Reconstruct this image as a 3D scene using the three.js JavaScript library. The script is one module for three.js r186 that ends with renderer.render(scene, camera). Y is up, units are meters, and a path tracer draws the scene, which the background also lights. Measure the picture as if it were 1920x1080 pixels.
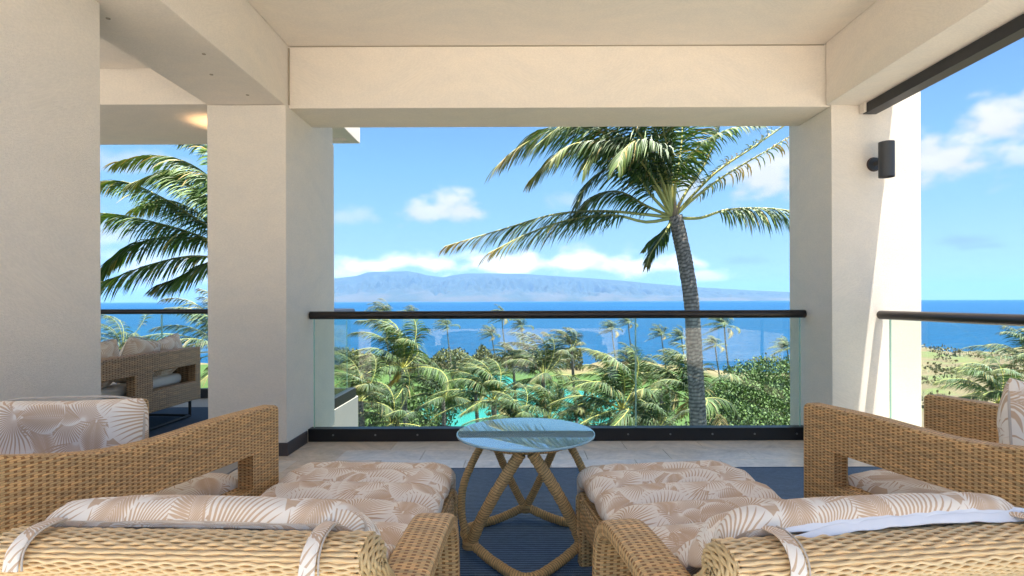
import * as THREE from 'three';
import { RoundedBoxGeometry } from 'three/addons/geometries/RoundedBoxGeometry.js';
import { mergeGeometries, mergeVertices, toCreasedNormals } from 'three/addons/utils/BufferGeometryUtils.js';
import { createNoise2D, createNoise3D } from 'simplex-noise';

// ---------------------------------------------------------------- random numbers
function rng(seed) { let s = seed >>> 0; return () => { s = (s + 0x6d2b79f5) | 0; let t = Math.imul(s ^ (s >>> 15), 1 | s); t = (t + Math.imul(t ^ (t >>> 7), 61 | t)) ^ t; return ((t ^ (t >>> 14)) >>> 0) / 4294967296; }; }
const n2 = createNoise2D(rng(11)), n2b = createNoise2D(rng(77)), n3 = createNoise3D(rng(5));
function fbm(x, y, o = 5, g = 0.5) { let a = 1, f = 1, s = 0, w = 0; for (let i = 0; i < o; i++) { s += a * n2(x * f + i * 17.3, y * f - i * 9.1); w += a; a *= g; f *= 2.03; } return s / w; }
const clamp = (x, a = 0, b = 1) => Math.min(b, Math.max(a, x));
const smooth = (a, b, x) => { const t = clamp((x - a) / (b - a)); return t * t * (3 - 2 * t); };
const lerp = (a, b, t) => a + (b - a) * t;
const V = (x, y, z) => new THREE.Vector3(x, y, z);

// ---------------------------------------------------------------- camera, exposure, sun
const scene = new THREE.Scene();
const FOC = 1050, CX = 972, CY = 564, EYE = 1.15, ROLL = 0.0033;
const camera = new THREE.PerspectiveCamera(2 * Math.atan(540 / FOC) * 180 / Math.PI, 16 / 9, 0.05, 70000);
camera.position.set(0, EYE, 0);
camera.rotation.z = -ROLL;
camera.setViewOffset(1920, 1080, 960 - CX, 540 - CY, 1920, 1080);
// a place at a given distance that is seen at pixel (x, y) of the 1920x1080 photograph
function px(x, y, d) { const u = x - CX, v = CY - y; return V((u * 1 + v * ROLL) * d / FOC, EYE + (v - u * ROLL) * d / FOC, -d); }

const EXPOSURE = 4.9;
const renderer = new THREE.WebGLRenderer({ antialias: true });
renderer.toneMapping = THREE.LinearToneMapping;
renderer.toneMappingExposure = EXPOSURE;
renderer.shadowMap.enabled = true;

const SUN = V(0.115, 0.988, 0.078).normalize();
const sun = new THREE.DirectionalLight(new THREE.Color(1.0, 0.95, 0.87), 5.0);
sun.position.copy(SUN).multiplyScalar(60);
sun.castShadow = true;
sun.shadow.mapSize.set(4096, 4096);
Object.assign(sun.shadow.camera, { left: -30, right: 30, top: 30, bottom: -30, near: 1, far: 160 });
scene.add(sun, sun.target);

// ---------------------------------------------------------------- sky: air and clouds
{
  const W = 3072, H = 1536, data = new Float32Array(W * H * 4);
  const stops = [[0, .55, .79, .96], [3, .45, .75, .96], [8, .29, .62, .95], [13, .185, .51, .93], [19, .085, .35, .86], [30, .05, .25, .68], [50, .034, .17, .52], [90, .026, .13, .43]];
  const blobs = [];
  const blob = (x, y, rx, ry, d, grey = 0, rough = 1) => {
    const u = (x - CX) / FOC, v = (CY - y) / FOC, az = Math.atan(u), el = Math.atan(v / Math.hypot(1, u));
    blobs.push({ az, el, rx: rx / FOC * Math.cos(az) ** 2 / Math.cos(el) * 1.15, ry: ry / FOC * Math.cos(az), d, grey, rough });
  };
  blob(1790, 300, 98, 60, 1.05); blob(1745, 285, 48, 46, 1); blob(1885, 228, 96, 50, 1.05); blob(1985, 190, 90, 60, 1); blob(1915, 300, 44, 24, .7);
  blob(1432, 335, 84, 56, 1); blob(1500, 300, 70, 50, .9); blob(1285, 352, 46, 34, .8); blob(1600, 360, 80, 40, .8);
  blob(785, 402, 40, 28, .9); blob(862, 390, 50, 34, .95); blob(655, 408, 50, 22, .45); blob(1060, 380, 40, 20, .35);
  blob(690, 499, 80, 17, .9); blob(800, 494, 100, 19, .95); blob(950, 496, 125, 25, 1); blob(1100, 494, 125, 27, 1); blob(1215, 500, 80, 24, .95); blob(1320, 522, 70, 13, .6); blob(620, 512, 60, 13, .6);
  blob(1800, 455, 75, 13, .5, .5); blob(1850, 465, 50, 9, .45, .5); blob(1400, 490, 40, 10, .4, .35);
  blob(240, 300, 110, 26, .5); blob(300, 500, 130, 60, .55); blob(120, 430, 160, 50, .6);
  const r = rng(404);
  for (let k = 0; k < 70; k++) {               // the same trade-wind clouds all round
    const az = 0.85 + r() * (2 * Math.PI - 1.75), el = 0.04 + Math.pow(r(), 1.7) * 0.6;
    blobs.push({ az, el, rx: .05 + r() * .11, ry: .02 + r() * .045, d: .6 + r() * .4, grey: 0, rough: 1 });
  }
  const az00 = (i, W) => ((i + .5) / W - .5) * 2 * Math.PI + Math.PI / 2;
  for (let j = 0; j < H; j++) {
    const el = ((j + .5) / H - .5) * Math.PI, deg = el * 180 / Math.PI;
    let k = 0; while (k < stops.length - 2 && deg > stops[k + 1][0]) k++;
    const t = clamp((deg - stops[k][0]) / (stops[k + 1][0] - stops[k][0]));
    const base = [1, 2, 3].map((c) => lerp(stops[k][c], stops[k + 1][c], t));
    const near = blobs.filter((b) => Math.abs(el - b.el) < b.ry * 3.2);
    for (let i = 0; i < W; i++) {
      const o = (j * W + i) * 4;
      const ce = Math.cos(el), az = az00(i, W), sd = Math.acos(clamp(SUN.x * ce * Math.sin(az) + SUN.y * Math.sin(el) - SUN.z * ce * Math.cos(az), -1, 1)), glow = 1.5 * Math.exp(-sd / .42) + .22 * Math.exp(-sd / 1.1);
      let R = base[0] + glow, G = base[1] + glow * .97, B = base[2] + glow * .9;
      if (deg > 0 && near.length) {
        const az0 = ((i + .5) / W - .5) * 2 * Math.PI + Math.PI / 2;      // clockwise from straight ahead
        let c = 0, g = 0, low = 0, nz = null;
        for (const b of near) {
          let da = az0 - b.az; da -= Math.round(da / (2 * Math.PI)) * 2 * Math.PI;
          if (Math.abs(da) > b.rx * 3) continue;
          if (nz === null) nz = fbm(az0 * 9 + 3, el * 17, 6, .56);
          const q = Math.hypot(da / b.rx, (el - b.el) / (b.ry * (el < b.el ? .8 : 1.1)));
          const m = b.d * smooth(.02, .88, 1.08 - q * .95 + nz * .75);
          if (m > c) { c = m; g = b.grey; low = clamp(.5 - (el - b.el) / b.ry * .5); }
        }
        if (c > 0) {
          const w = (1.06 - .18 * low + .08 * (nz || 0)) * (1 + .85 * smooth(.11, .05, el));
          const cl = g ? [.36, .47, .66] : [w * .97, w * .985, w * 1.0];
          c = c * .97; R = lerp(R, cl[0], c); G = lerp(G, cl[1], c); B = lerp(B, cl[2], c);
        }
      } 
      data[o] = R / EXPOSURE; data[o + 1] = G / EXPOSURE; data[o + 2] = B / EXPOSURE; data[o + 3] = 1;
    }
  }
  const sky = new THREE.DataTexture(data, W, H, THREE.RGBAFormat, THREE.FloatType);
  sky.mapping = THREE.EquirectangularReflectionMapping; sky.magFilter = THREE.LinearFilter; sky.minFilter = THREE.LinearFilter; sky.needsUpdate = true;
  scene.background = sky; scene.environment = sky;
}

// ---------------------------------------------------------------- names and labels
const used = {};
function numbered(name) { const k = used[name] = (used[name] ?? -1) + 1; return k ? `${name}_${String(k).padStart(3, '0')}` : name; }
function shade(o) { o.traverse((m) => { if (m.isMesh) { m.castShadow = true; m.receiveShadow = true; } }); return o; }
function tag(o, label, category, group) { o.userData.label = label; if (category) o.userData.category = category; if (group) o.userData.group = group; return o; }
function thing(name, label, category, pos = [0, 0, 0], turn = 0, group) {
  const o = new THREE.Group(); o.name = numbered(name); o.position.set(...pos); o.rotation.y = turn; scene.add(o); return tag(o, label, category, group);
}
function part(name, geo, mat, parent) { const m = new THREE.Mesh(geo, mat); m.name = name; m.castShadow = m.receiveShadow = true; parent.add(m); return m; }
function solo(name, geo, mat, label, category, group) { const m = new THREE.Mesh(geo, mat); m.name = numbered(name); m.castShadow = m.receiveShadow = true; scene.add(m); return tag(m, label, category, group); }
function struct(name, geo, mat) { const m = new THREE.Mesh(geo, mat); m.name = numbered(name); m.userData.kind = 'structure'; m.castShadow = m.receiveShadow = true; scene.add(m); return m; }

// ---------------------------------------------------------------- textures
function tex(w, h, fn, srgb) {
  const d = new Uint8Array(w * h * 4);
  for (let j = 0; j < h; j++) for (let i = 0; i < w; i++) { const c = fn(i / w, j / h, i, j), o = (j * w + i) * 4; if (typeof c === 'number') { d[o] = d[o + 1] = d[o + 2] = clamp(c) * 255; } else { d[o] = clamp(c[0]) * 255; d[o + 1] = clamp(c[1]) * 255; d[o + 2] = clamp(c[2]) * 255; } d[o + 3] = 255; }
  const t = new THREE.DataTexture(d, w, h); t.wrapS = t.wrapT = THREE.RepeatWrapping; t.magFilter = THREE.LinearFilter; t.minFilter = THREE.LinearMipmapLinearFilter; t.generateMipmaps = true;
  if (srgb) t.colorSpace = THREE.SRGBColorSpace; t.needsUpdate = true; return t;
}
// noise that repeats without a seam
function tn(u, v, f, s = 0) { const a = u * 2 * Math.PI, b = v * 2 * Math.PI, k = f / (2 * Math.PI); return n3(Math.cos(a) * k + s, Math.sin(a) * k + Math.cos(b) * k * 1.7, Math.sin(b) * k * 1.7 - s); }
function tfbm(u, v, f, o = 4, s = 0) { let a = 1, t = 0, w = 0; for (let i = 0; i < o; i++) { t += a * tn(u, v, f, s + i * 7.7); w += a; a *= .55; f *= 2.1; } return t / w; }
const rep = (t, x, y = x) => { const c = t.clone(); c.repeat.set(x, y); c.needsUpdate = true; return c; };

const stuccoH = tex(512, 512, (u, v) => { const a = tfbm(u, v, 60, 3), b = tn(u, v, 150, 4); return .5 + .3 * a + .25 * Math.max(0, b); });
const stuccoC = tex(512, 512, (u, v) => { const a = tfbm(u, v, 5, 4, 2), b = tfbm(u, v, 90, 2, 9); const k = .945 + .022 * a + .03 * b; return [k, k * (.997 - .005 * a), k * (.99 - .012 * a)]; }, true);
const stucco = (r, g, b, bump = .006) => new THREE.MeshStandardMaterial({ color: new THREE.Color().setRGB(r, g, b), roughness: .93, map: rep(stuccoC, .62), bumpMap: rep(stuccoH, 2.6), bumpScale: bump });

// a weave of round strands: over one stake, under the next
function weaveTex(stakes, rows, w, h, seed) {
  const r = rng(seed), tone = Array.from({ length: rows * 4 }, () => r()), wob = Array.from({ length: stakes }, () => (r() - .5) * .16);
  const at = (u, v) => {
    let su = u * stakes; const si = Math.floor(su) % stakes; su += wob[si] * Math.sin(Math.PI * (su - Math.floor(su)));
    const vr = v * rows + .12 * tn(u, v, 9, 3), row = Math.floor(((vr % rows) + rows) % rows), f = vr - Math.floor(vr);
    const z = Math.cos(Math.PI * su + Math.PI * row), circ = Math.sqrt(Math.max(0, 1 - (2 * f - 1) ** 2 * 1.08));
    return { hgt: clamp(circ * (.46 + .5 * z) + .02), tone: tone[row * 2 + (Math.floor(su / 3) % 2)], circ, z };
  };
  const height = tex(w, h, (u, v) => at(u, v).hgt);
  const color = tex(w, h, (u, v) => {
    const p = at(u, v), t = .80 + .18 * p.tone + .10 * tfbm(u, v, 7, 3, 5), deep = p.circ < .28 || p.hgt < .10;   // shade in the gaps between strands, painted as darker brown
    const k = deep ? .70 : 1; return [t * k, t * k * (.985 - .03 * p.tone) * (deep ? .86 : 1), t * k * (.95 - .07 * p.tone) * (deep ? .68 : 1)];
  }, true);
  return { height, color };
}
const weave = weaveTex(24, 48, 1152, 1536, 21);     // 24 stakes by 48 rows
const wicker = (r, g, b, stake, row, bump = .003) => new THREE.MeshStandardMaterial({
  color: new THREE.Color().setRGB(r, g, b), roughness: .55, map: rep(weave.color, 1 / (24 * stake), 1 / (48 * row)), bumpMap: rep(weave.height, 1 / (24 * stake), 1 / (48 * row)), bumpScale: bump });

// printed cloth: cream palm leaves with tan blades, drawn on a tile that repeats
function palmCloth() {
  const S = 1024, c = document.createElement('canvas'); c.width = c.height = S; const g = c.getContext('2d'), r = rng(909);
  g.fillStyle = '#d1b497'; g.fillRect(0, 0, S, S);
  const leaf = (x, y, a, L, fan) => {
    for (let ox = -1; ox <= 1; ox++) for (let oy = -1; oy <= 1; oy++) {
      g.save(); g.translate(x + ox * S, y + oy * S); g.rotate(a);
      g.fillStyle = '#efe4d5'; g.beginPath();
      if (fan) { g.moveTo(0, 0); for (let k = 0; k <= 24; k++) { const t = -1.35 + 2.7 * k / 24; g.lineTo(Math.cos(t) * L, Math.sin(t) * L); } }
      else { g.moveTo(0, 0); g.bezierCurveTo(L * .1, -L * .62, L * .75, -L * .5, L * 1.08, 0); g.bezierCurveTo(L * .75, L * .5, L * .1, L * .62, 0, 0); }
      g.closePath(); g.fill();
      g.fillStyle = '#ceaf91';
      const n = fan ? 23 : 21;
      if (fan) for (let k = 0; k < n; k++) {
        const t = -1.25 + 2.5 * (k + .5) / n, b = t * .30, hw = .066;
        g.beginPath(); g.moveTo(Math.cos(t) * L * .08, Math.sin(t) * L * .08);
        g.quadraticCurveTo(Math.cos(t - hw + b) * L * .6, Math.sin(t - hw + b) * L * .6, Math.cos(t + b * .6) * L * .985, Math.sin(t + b * .6) * L * .985);
        g.quadraticCurveTo(Math.cos(t + hw + b) * L * .6, Math.sin(t + hw + b) * L * .6, Math.cos(t) * L * .08, Math.sin(t) * L * .08); g.fill();
      } else for (const s of [-1, 1]) for (let k = 0; k < n; k++) {
        const u = (k + .35) / n, x0 = L * u * .98, len = L * (.52 * Math.sin(Math.PI * (u * .8 + .14)) + .06), an = (1.12 - .75 * u) * s, w = L * .031;
        const ex = x0 + Math.cos(an) * len, ey = Math.sin(an) * len, mx = (x0 + ex) / 2, my = ey / 2 + s * len * .06;
        g.beginPath(); g.moveTo(x0 - w * .4, s * 3); g.quadraticCurveTo(mx - w, my, ex, ey); g.quadraticCurveTo(mx + w * 1.1, my - s * w * .6, x0 + w * .6, s * 3); g.fill();
      }
      if (!fan) { g.strokeStyle = '#ceaf91'; g.lineWidth = 5; g.beginPath(); g.moveTo(0, 0); g.lineTo(L, 0); g.stroke(); }
      g.restore();
    }
  };
  for (let k = 0; k < 64; k++) leaf(r() * S, r() * S, r() * 6.283, 210 + r() * 130, k % 2 !== 0);
  const img = g.getImageData(0, 0, S, S).data, d = new Uint8Array(img.length); d.set(img);
  const t = new THREE.DataTexture(d, S, S); t.wrapS = t.wrapT = THREE.RepeatWrapping; t.magFilter = THREE.LinearFilter; t.minFilter = THREE.LinearMipmapLinearFilter; t.generateMipmaps = true; t.colorSpace = THREE.SRGBColorSpace; t.needsUpdate = true; return t;
}
const clothMap = palmCloth();
const clothBump = tex(256, 256, (u, v) => .5 + .25 * Math.sin(u * 2 * Math.PI * 64) * Math.sin(v * 2 * Math.PI * 64) + .2 * tn(u, v, 60));
const cloth = (k = 1, size = .5, off = 0) => { const m = rep(clothMap, 1 / size); m.offset.set(off, off * 1.7); return new THREE.MeshPhysicalMaterial({ color: new THREE.Color().setRGB(k, k * .985, k * .965), roughness: .9, map: m, bumpMap: rep(clothBump, 6), bumpScale: .0006, sheen: .25, sheenRoughness: .6 }); };
const M = {
  wall: stucco(.91, .82, .71), ceiling: stucco(.92, .83, .72, .003), beam: stucco(.89, .80, .695, .004),
  black: new THREE.MeshStandardMaterial({ color: new THREE.Color().setRGB(.018, .016, .016), roughness: .42, metalness: .3 }),
  rail: new THREE.MeshStandardMaterial({ color: new THREE.Color().setRGB(.05, .042, .038), roughness: .33, metalness: .75 }),
  track: new THREE.MeshStandardMaterial({ color: new THREE.Color().setRGB(.022, .022, .024), roughness: .5 }),
  base: new THREE.MeshStandardMaterial({ color: new THREE.Color().setRGB(.06, .045, .042), roughness: .6 }),
  bolt: new THREE.MeshStandardMaterial({ color: new THREE.Color().setRGB(.25, .25, .25), roughness: .35, metalness: .9 }),
  lamp: new THREE.MeshStandardMaterial({ color: new THREE.Color().setRGB(.06, .062, .066), roughness: .55, metalness: .4 }),
  rust: new THREE.MeshStandardMaterial({ color: new THREE.Color().setRGB(.10, .05, .03), roughness: .8 }),
  glass: new THREE.MeshPhysicalMaterial({ color: new THREE.Color().setRGB(.83, .925, .88), roughness: 0, transmission: 1, thickness: 0, ior: 1.45 }),
  glassEdge: new THREE.MeshPhysicalMaterial({ color: new THREE.Color().setRGB(.55, .78, .68), roughness: .15, transmission: .5, thickness: 0 }),
  joint: new THREE.MeshStandardMaterial({ color: new THREE.Color().setRGB(.35, .29, .21), roughness: .9 }),
  cord: new THREE.MeshStandardMaterial({ color: new THREE.Color().setRGB(.55, .46, .37), roughness: .9 }),
  white: new THREE.MeshStandardMaterial({ color: new THREE.Color().setRGB(.82, .82, .84), roughness: .9, bumpMap: rep(clothBump, 8), bumpScale: .0005 }),
};

// ---------------------------------------------------------------- small geometry helpers
function metreUV(g) {            // planar uv in metres from the way each face points
  const p = g.attributes.position, n = g.attributes.normal, uv = new Float32Array(p.count * 2);
  for (let i = 0; i < p.count; i++) {
    const a = Math.abs(n.getX(i)), b = Math.abs(n.getY(i)), c = Math.abs(n.getZ(i));
    if (b > a && b > c) { uv[2 * i] = p.getX(i); uv[2 * i + 1] = p.getZ(i); } else if (a > c) { uv[2 * i] = p.getZ(i); uv[2 * i + 1] = p.getY(i); } else { uv[2 * i] = p.getX(i); uv[2 * i + 1] = p.getY(i); }
  }
  g.setAttribute('uv', new THREE.BufferAttribute(uv, 2)); return g;
}
// box by its limits: x, y and distance in front of the camera
function bx(x0, x1, y0, y1, d0, d1, r = .006) {
  const w = x1 - x0, h = y1 - y0, d = d1 - d0, g = new RoundedBoxGeometry(w, h, d, 2, Math.min(r, w / 2.1, h / 2.1, d / 2.1));
  g.translate((x0 + x1) / 2, (y0 + y1) / 2, -(d0 + d1) / 2); return metreUV(g);
}
function tube(pts, r, seg = 24, rad = 10, closed = false) { return new THREE.TubeGeometry(new THREE.CatmullRomCurve3(pts, closed), seg, r, rad, closed); }
// a closed cross-section carried along a line of points: sec(t) gives [a, b] pairs along axes A and B at each station
function loft(stations, closeEnds = true) {
  const n = stations[0].ring.length, pos = [], uv = [], idx = [];
  let s = 0;
  stations.forEach((st, i) => {
    if (i) s += st.at.distanceTo(stations[i - 1].at);
    let q = 0;
    for (let k = 0; k <= n; k++) { const p = st.ring[k % n]; if (k) q += p.distanceTo(st.ring[k - 1]); pos.push(p.x, p.y, p.z); uv.push(q, s); }
  });
  for (let i = 0; i + 1 < stations.length; i++) for (let k = 0; k < n; k++) { const a = i * (n + 1) + k, b = a + n + 1; idx.push(a, b, a + 1, a + 1, b, b + 1); }
  if (closeEnds) for (const [i, flip] of [[0, 0], [stations.length - 1, 1]]) {
    const c = pos.length / 3, m = V(0, 0, 0); stations[i].ring.forEach((p) => m.add(p)); m.divideScalar(n); pos.push(m.x, m.y, m.z); uv.push(uv[i * (n + 1) * 2], uv[i * (n + 1) * 2 + 1]);
    const first = c + 1; stations[i].ring.forEach((p) => { pos.push(p.x, p.y, p.z); uv.push(p.x, p.y + p.z); });
    for (let k = 0; k < n; k++) flip ? idx.push(c, first + k, first + (k + 1) % n) : idx.push(c, first + (k + 1) % n, first + k);
  }
  const g = new THREE.BufferGeometry(); g.setAttribute('position', new THREE.Float32BufferAttribute(pos, 3)); g.setAttribute('uv', new THREE.Float32BufferAttribute(uv, 2)); g.setIndex(idx); g.computeVertexNormals();
  return seam(g, stations.length, n);
}
function seam(g, rows, n) { const N = g.attributes.normal; for (let i = 0; i < rows; i++) { const a = i * (n + 1), b = a + n, x = N.getX(a) + N.getX(b), y = N.getY(a) + N.getY(b), z = N.getZ(a) + N.getZ(b), l = Math.hypot(x, y, z) || 1; N.setXYZ(a, x / l, y / l, z / l); N.setXYZ(b, x / l, y / l, z / l); } return g; }
const superRing = (w, h, p, n) => Array.from({ length: n }, (_, k) => { const t = k / n * 2 * Math.PI, c = Math.cos(t), s = Math.sin(t); return [Math.sign(c) * Math.abs(c) ** (2 / p) * w / 2, Math.sign(s) * Math.abs(s) ** (2 / p) * h / 2]; });

// ================================================================ THE BALCONY
const FLOORTOP = 0;
struct('floor', bx(-1.95, 3.4, -.42, -.010, -1.4, 4.82), M.joint);
struct('added_bounce_floor', bx(-9, 9, -.42, -.004, -14, -1.402), new THREE.MeshStandardMaterial({ color: new THREE.Color().setRGB(.75, .665, .55), roughness: .8, map: rep(stuccoC, .5) }));  // unseen sunlit floor behind the camera, added to bounce fill light indoors
struct('terrace_floor', bx(-9, -1.96, -.42, -.002, -1.4, 6.84), new THREE.MeshStandardMaterial({ color: new THREE.Color().setRGB(.42, .39, .36), roughness: .7, map: rep(stuccoC, .8) }));
const floorObj = scene.children.find((o) => o.name === 'floor');
{ // stone tiles, each a piece of the floor
  const r = rng(31), veins = tex(512, 512, (u, v) => { const a = tfbm(u, v * .6, 4, 5, 1), b = tfbm(u, v * .5, 16, 3, 6), k = .9 + .09 * a + .05 * b; return [k, k * (.985 - .03 * Math.max(0, a)), k * (.965 - .07 * Math.max(0, a))]; }, true);
  const mats = [[.93, .885, .81], [.94, .90, .85], [.90, .83, .74], [.86, .73, .60], [.90, .85, .78], [.78, .60, .45]].map((c) => new THREE.MeshPhysicalMaterial({ color: new THREE.Color().setRGB(...c), roughness: .27, map: rep(veins, 1.1), bumpMap: rep(stuccoH, 1.2), bumpScale: .0006 }));
  const rows = [[4.60, 4.70, 1.2], [4.33, 4.60, .61], [4.055, 4.33, .61], [3.78, 4.055, .61]];
  for (let z = 3.505; z > 1.2; z -= .275) rows.push([z, z + .275, .61]);
  rows.forEach(([d0, d1, L], j) => {
    for (let x = -1.94 - (j % 2) * L * .45; x < 3.3; x += L) {
      const a = Math.max(x, -1.94), b = Math.min(x + L, 3.38); if (b - a < .06) continue;
      if (d1 < 3.4 && a > -1.1 && a < 3.3) continue;                      // under the rug
      let k = Math.floor(r() * 3); if (j === 0) k = r() < .7 ? 3 : 5; else if (a < -1.0) k = r() < .75 ? 3 : 2; else if (r() < .18) k = 4;
      const g = bx(a + .0015, b - .0015, -.012, (r() - .5) * .0012, d0 + .0015, d1 - .0015, .002); const m = part('tile', g, mats[k], floorObj);
      m.geometry.attributes.uv.array.forEach((v, i, arr) => { arr[i] = v + j * .37; });
    }
  });
}
struct('ceiling', bx(-1.738, 2.328, 3.085, 3.30, .8, 4.245), M.ceiling);
struct('side_ceiling', bx(-8, -2.32, 2.89, 3.30, .8, 4.176), M.ceiling);
struct('roof', bx(-8, 2.842, 3.302, 3.55, .8, 5.3), M.wall);  // unseen edges shaped for light: back cut short, front run out for shade
const wallThing = (name, g, label, category, m = M.wall) => { const t = thing(name, label, category); part(category === 'beam' ? 'beam_body' : 'shaft', g, m, t); return t; };
const pillar = wallThing('column', bx(-2.72, -2.05, -.002, 2.618, 2.08, 2.752), 'wide beige stucco pillar at the left edge beside the printed cushion', 'column');
const leftCol = wallThing('column', bx(-2.317, -1.729, -.002, 2.618, 4.173, 5.26), 'beige stucco column carrying the beams left of the front glass railing', 'column');
part('skirting', mergeGeometries([bx(-2.327, -1.719, 0, .098, 4.163, 4.56, .003)]), M.base, leftCol);
const rightCol = wallThing('column', bx(2.372, 3.05, -.002, 3.30, 4.237, 4.90), 'sunlit beige stucco column with the black wall lamp on it', 'column');
part('skirting', bx(2.362, 3.06, 0, .098, 4.227, 4.58, .003), M.base, rightCol);
wallThing('beam', bx(-1.737, 2.371, 2.615, 3.30, 4.25, 4.725), 'long beige lintel over the front view between the two columns', 'beam', M.beam);
const lb = wallThing('beam', bx(-2.317, -1.74, 2.62, 3.30, .8, 5.262), 'deep beam running from the camera to the left column', 'beam', M.beam);
{ const g = []; for (const [x, d] of [[-1.86, 3.32], [-1.98, 3.62], [-2.12, 2.9], [-1.92, 3.98]]) g.push(new THREE.CylinderGeometry(.011, .011, .004, 10).translate(x, 2.619, -d)); part('plug', mergeGeometries(g), M.joint, lb); }
wallThing('beam', bx(-8, -2.32, 2.624, 3.30, 4.18, 5.25), 'shaded beam over the side terrace left of the column', 'beam', M.beam);
const rb = wallThing('beam', bx(2.33, 2.84, 2.62, 3.30, .8, 4.235), 'beige beam on the right holding the black screen track', 'beam', M.beam);
{ // the dark caulked joint between lintel and left beam
  part('joint_strip', bx(-1.7395, -1.7285, 2.64, 3.07, 4.238, 4.249, .001), M.joint, lb);
}
{ const t = thing('screen_track', 'black screen track under the right beam', 'screen track');
  part('channel', bx(2.60, 2.70, 2.545, 2.619, .8, 4.22, .004), M.track, t); part('lip', bx(2.715, 2.735, 2.575, 2.619, .8, 4.22, .003), M.track, t);
  part('end_bracket', bx(2.58, 2.598, 2.55, 2.619, 4.17, 4.23, .002), M.wall, t); }
{ const t = thing('roof_overhang', 'small corner of a beige roof overhang behind the left column top', 'roof');
  part('fascia', bx(-8, -1.95, 3.10, 3.52, 6.80, 6.92, .004), M.wall, t); part('fascia', bx(-2.07, -1.95, 3.10, 3.52, 5.31, 6.798, .004), M.wall, t); part('soffit', bx(-8, -2.072, 3.13, 3.20, 5.31, 6.798, .004), M.ceiling, t); }
part('joint_strip', bx(-1.728, 2.325, 3.079, 3.0848, 4.243, 4.2497, .001), M.joint, scene.children.find((o) => o.userData.label?.startsWith('long beige lintel')));

// railings -------------------------------------------------------------------
{ const t = thing('glass_railing', 'front glass railing with round dark handrail between the columns', 'railing', [.3, 0, -4.63]);
  const O = (g) => g.translate(-.3, 0, 4.63);
  part('handrail', O(tube([V(-1.722, 1.035, -4.63), V(0, 1.035, -4.63), V(2.365, 1.035, -4.63)], .033, 8, 20)), M.rail, t);
  const ch = part('base_channel', O(bx(-1.726, 2.369, 0, .105, 4.585, 4.675, .003)), M.black, t);
  for (let k = 0; k < 12; k++) part('bolt', O(new THREE.CylinderGeometry(.007, .008, .008, 8).rotateX(Math.PI / 2).translate(-1.52 + k * .345, .055, -4.581)), M.bolt, ch);
  for (const [a, b] of [[-1.69, .965], [.970, 2.325]]) {
    const p = part('glass_pane', O(new THREE.PlaneGeometry(b - a, .91).translate((a + b) / 2, .56, -4.63)), M.glass, t);
    for (const e of [a, b]) part('pane_edge', O(bx(e - .0035, e + .0035, .107, 1.003, 4.624, 4.636, .001)), M.glassEdge, p);
  } }
{ const t = thing('glass_railing', 'side glass railing running toward the camera right of the sunlit column', 'railing', [2.735, 0, -3]);
  const O = (g) => g.translate(-2.735, 0, 3);
  part('handrail', O(tube([V(2.735, 1.035, 2), V(2.735, 1.035, -2), V(2.735, 1.035, -4.2265)], .033, 8, 20)), M.rail, t);
  part('handrail_cap', O(new THREE.SphereGeometry(.033, 16, 10).scale(1, 1, .35).translate(2.735, 1.035, -4.2265)), M.rail, t);
  const ch = part('base_channel', O(bx(2.69, 2.78, 0, .105, -2, 4.20, .003)), M.black, t);
  for (let k = 0; k < 10; k++) part('bolt', O(new THREE.CylinderGeometry(.007, .008, .008, 8).rotateZ(Math.PI / 2).translate(2.686, .055, -3.9 + k * .45)), M.bolt, ch);
  for (const [a, b] of [[2.985, 4.12], [1.6, 2.955]]) {
    const p = part('glass_pane', O(new THREE.PlaneGeometry(b - a, .91).rotateY(Math.PI / 2).translate(2.735, .56, -(a + b) / 2)), M.glass, t);
    for (const e of [a, b]) part('pane_edge', O(bx(2.729, 2.741, .107, 1.003, e - .0035, e + .0035, .001)), M.glassEdge, p);
  }
  part('post', O(bx(2.722, 2.748, .105, 1.003, 2.957, 2.983, .002)), M.black, t); }
{ const t = thing('glass_railing', 'far glass railing of the side terrace behind the wicker sofa', 'railing', [-4, 0, -6.72]);
  const O = (g) => g.translate(4, 0, 6.72);
  part('handrail', O(tube([V(-8.8, 1.035, -6.72), V(-4, 1.035, -6.72), V(-2.0, 1.035, -6.72)], .03, 8, 16)), M.rail, t);
  part('handrail', O(tube([V(-2.0, 1.035, -6.75), V(-2.0, 1.035, -6), V(-2.0, 1.035, -5.28)], .03, 8, 16)), M.rail, t);
  part('base_channel', O(mergeGeometries([bx(-8.8, -2.05, 0, .11, 6.68, 6.76, .003), bx(-2.045, -1.965, 0, .11, 5.27, 6.76, .003)])), M.black, t);
  for (const [a, b] of [[-8.6, -6.5], [-6.48, -4.285], [-4.275, -2.06]]) { const p = part('glass_pane', O(new THREE.PlaneGeometry(b - a, .91).translate((a + b) / 2, .56, -6.72)), M.glass, t); for (const e of [a, b]) part('pane_edge', O(bx(e - .004, e + .004, .112, 1.0, 6.714, 6.726, .001)), M.glassEdge, p); }
  part('glass_pane', O(new THREE.PlaneGeometry(1.36, .91).rotateY(Math.PI / 2).translate(-2.0, .56, -6.0)), M.glass, t); }

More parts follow.
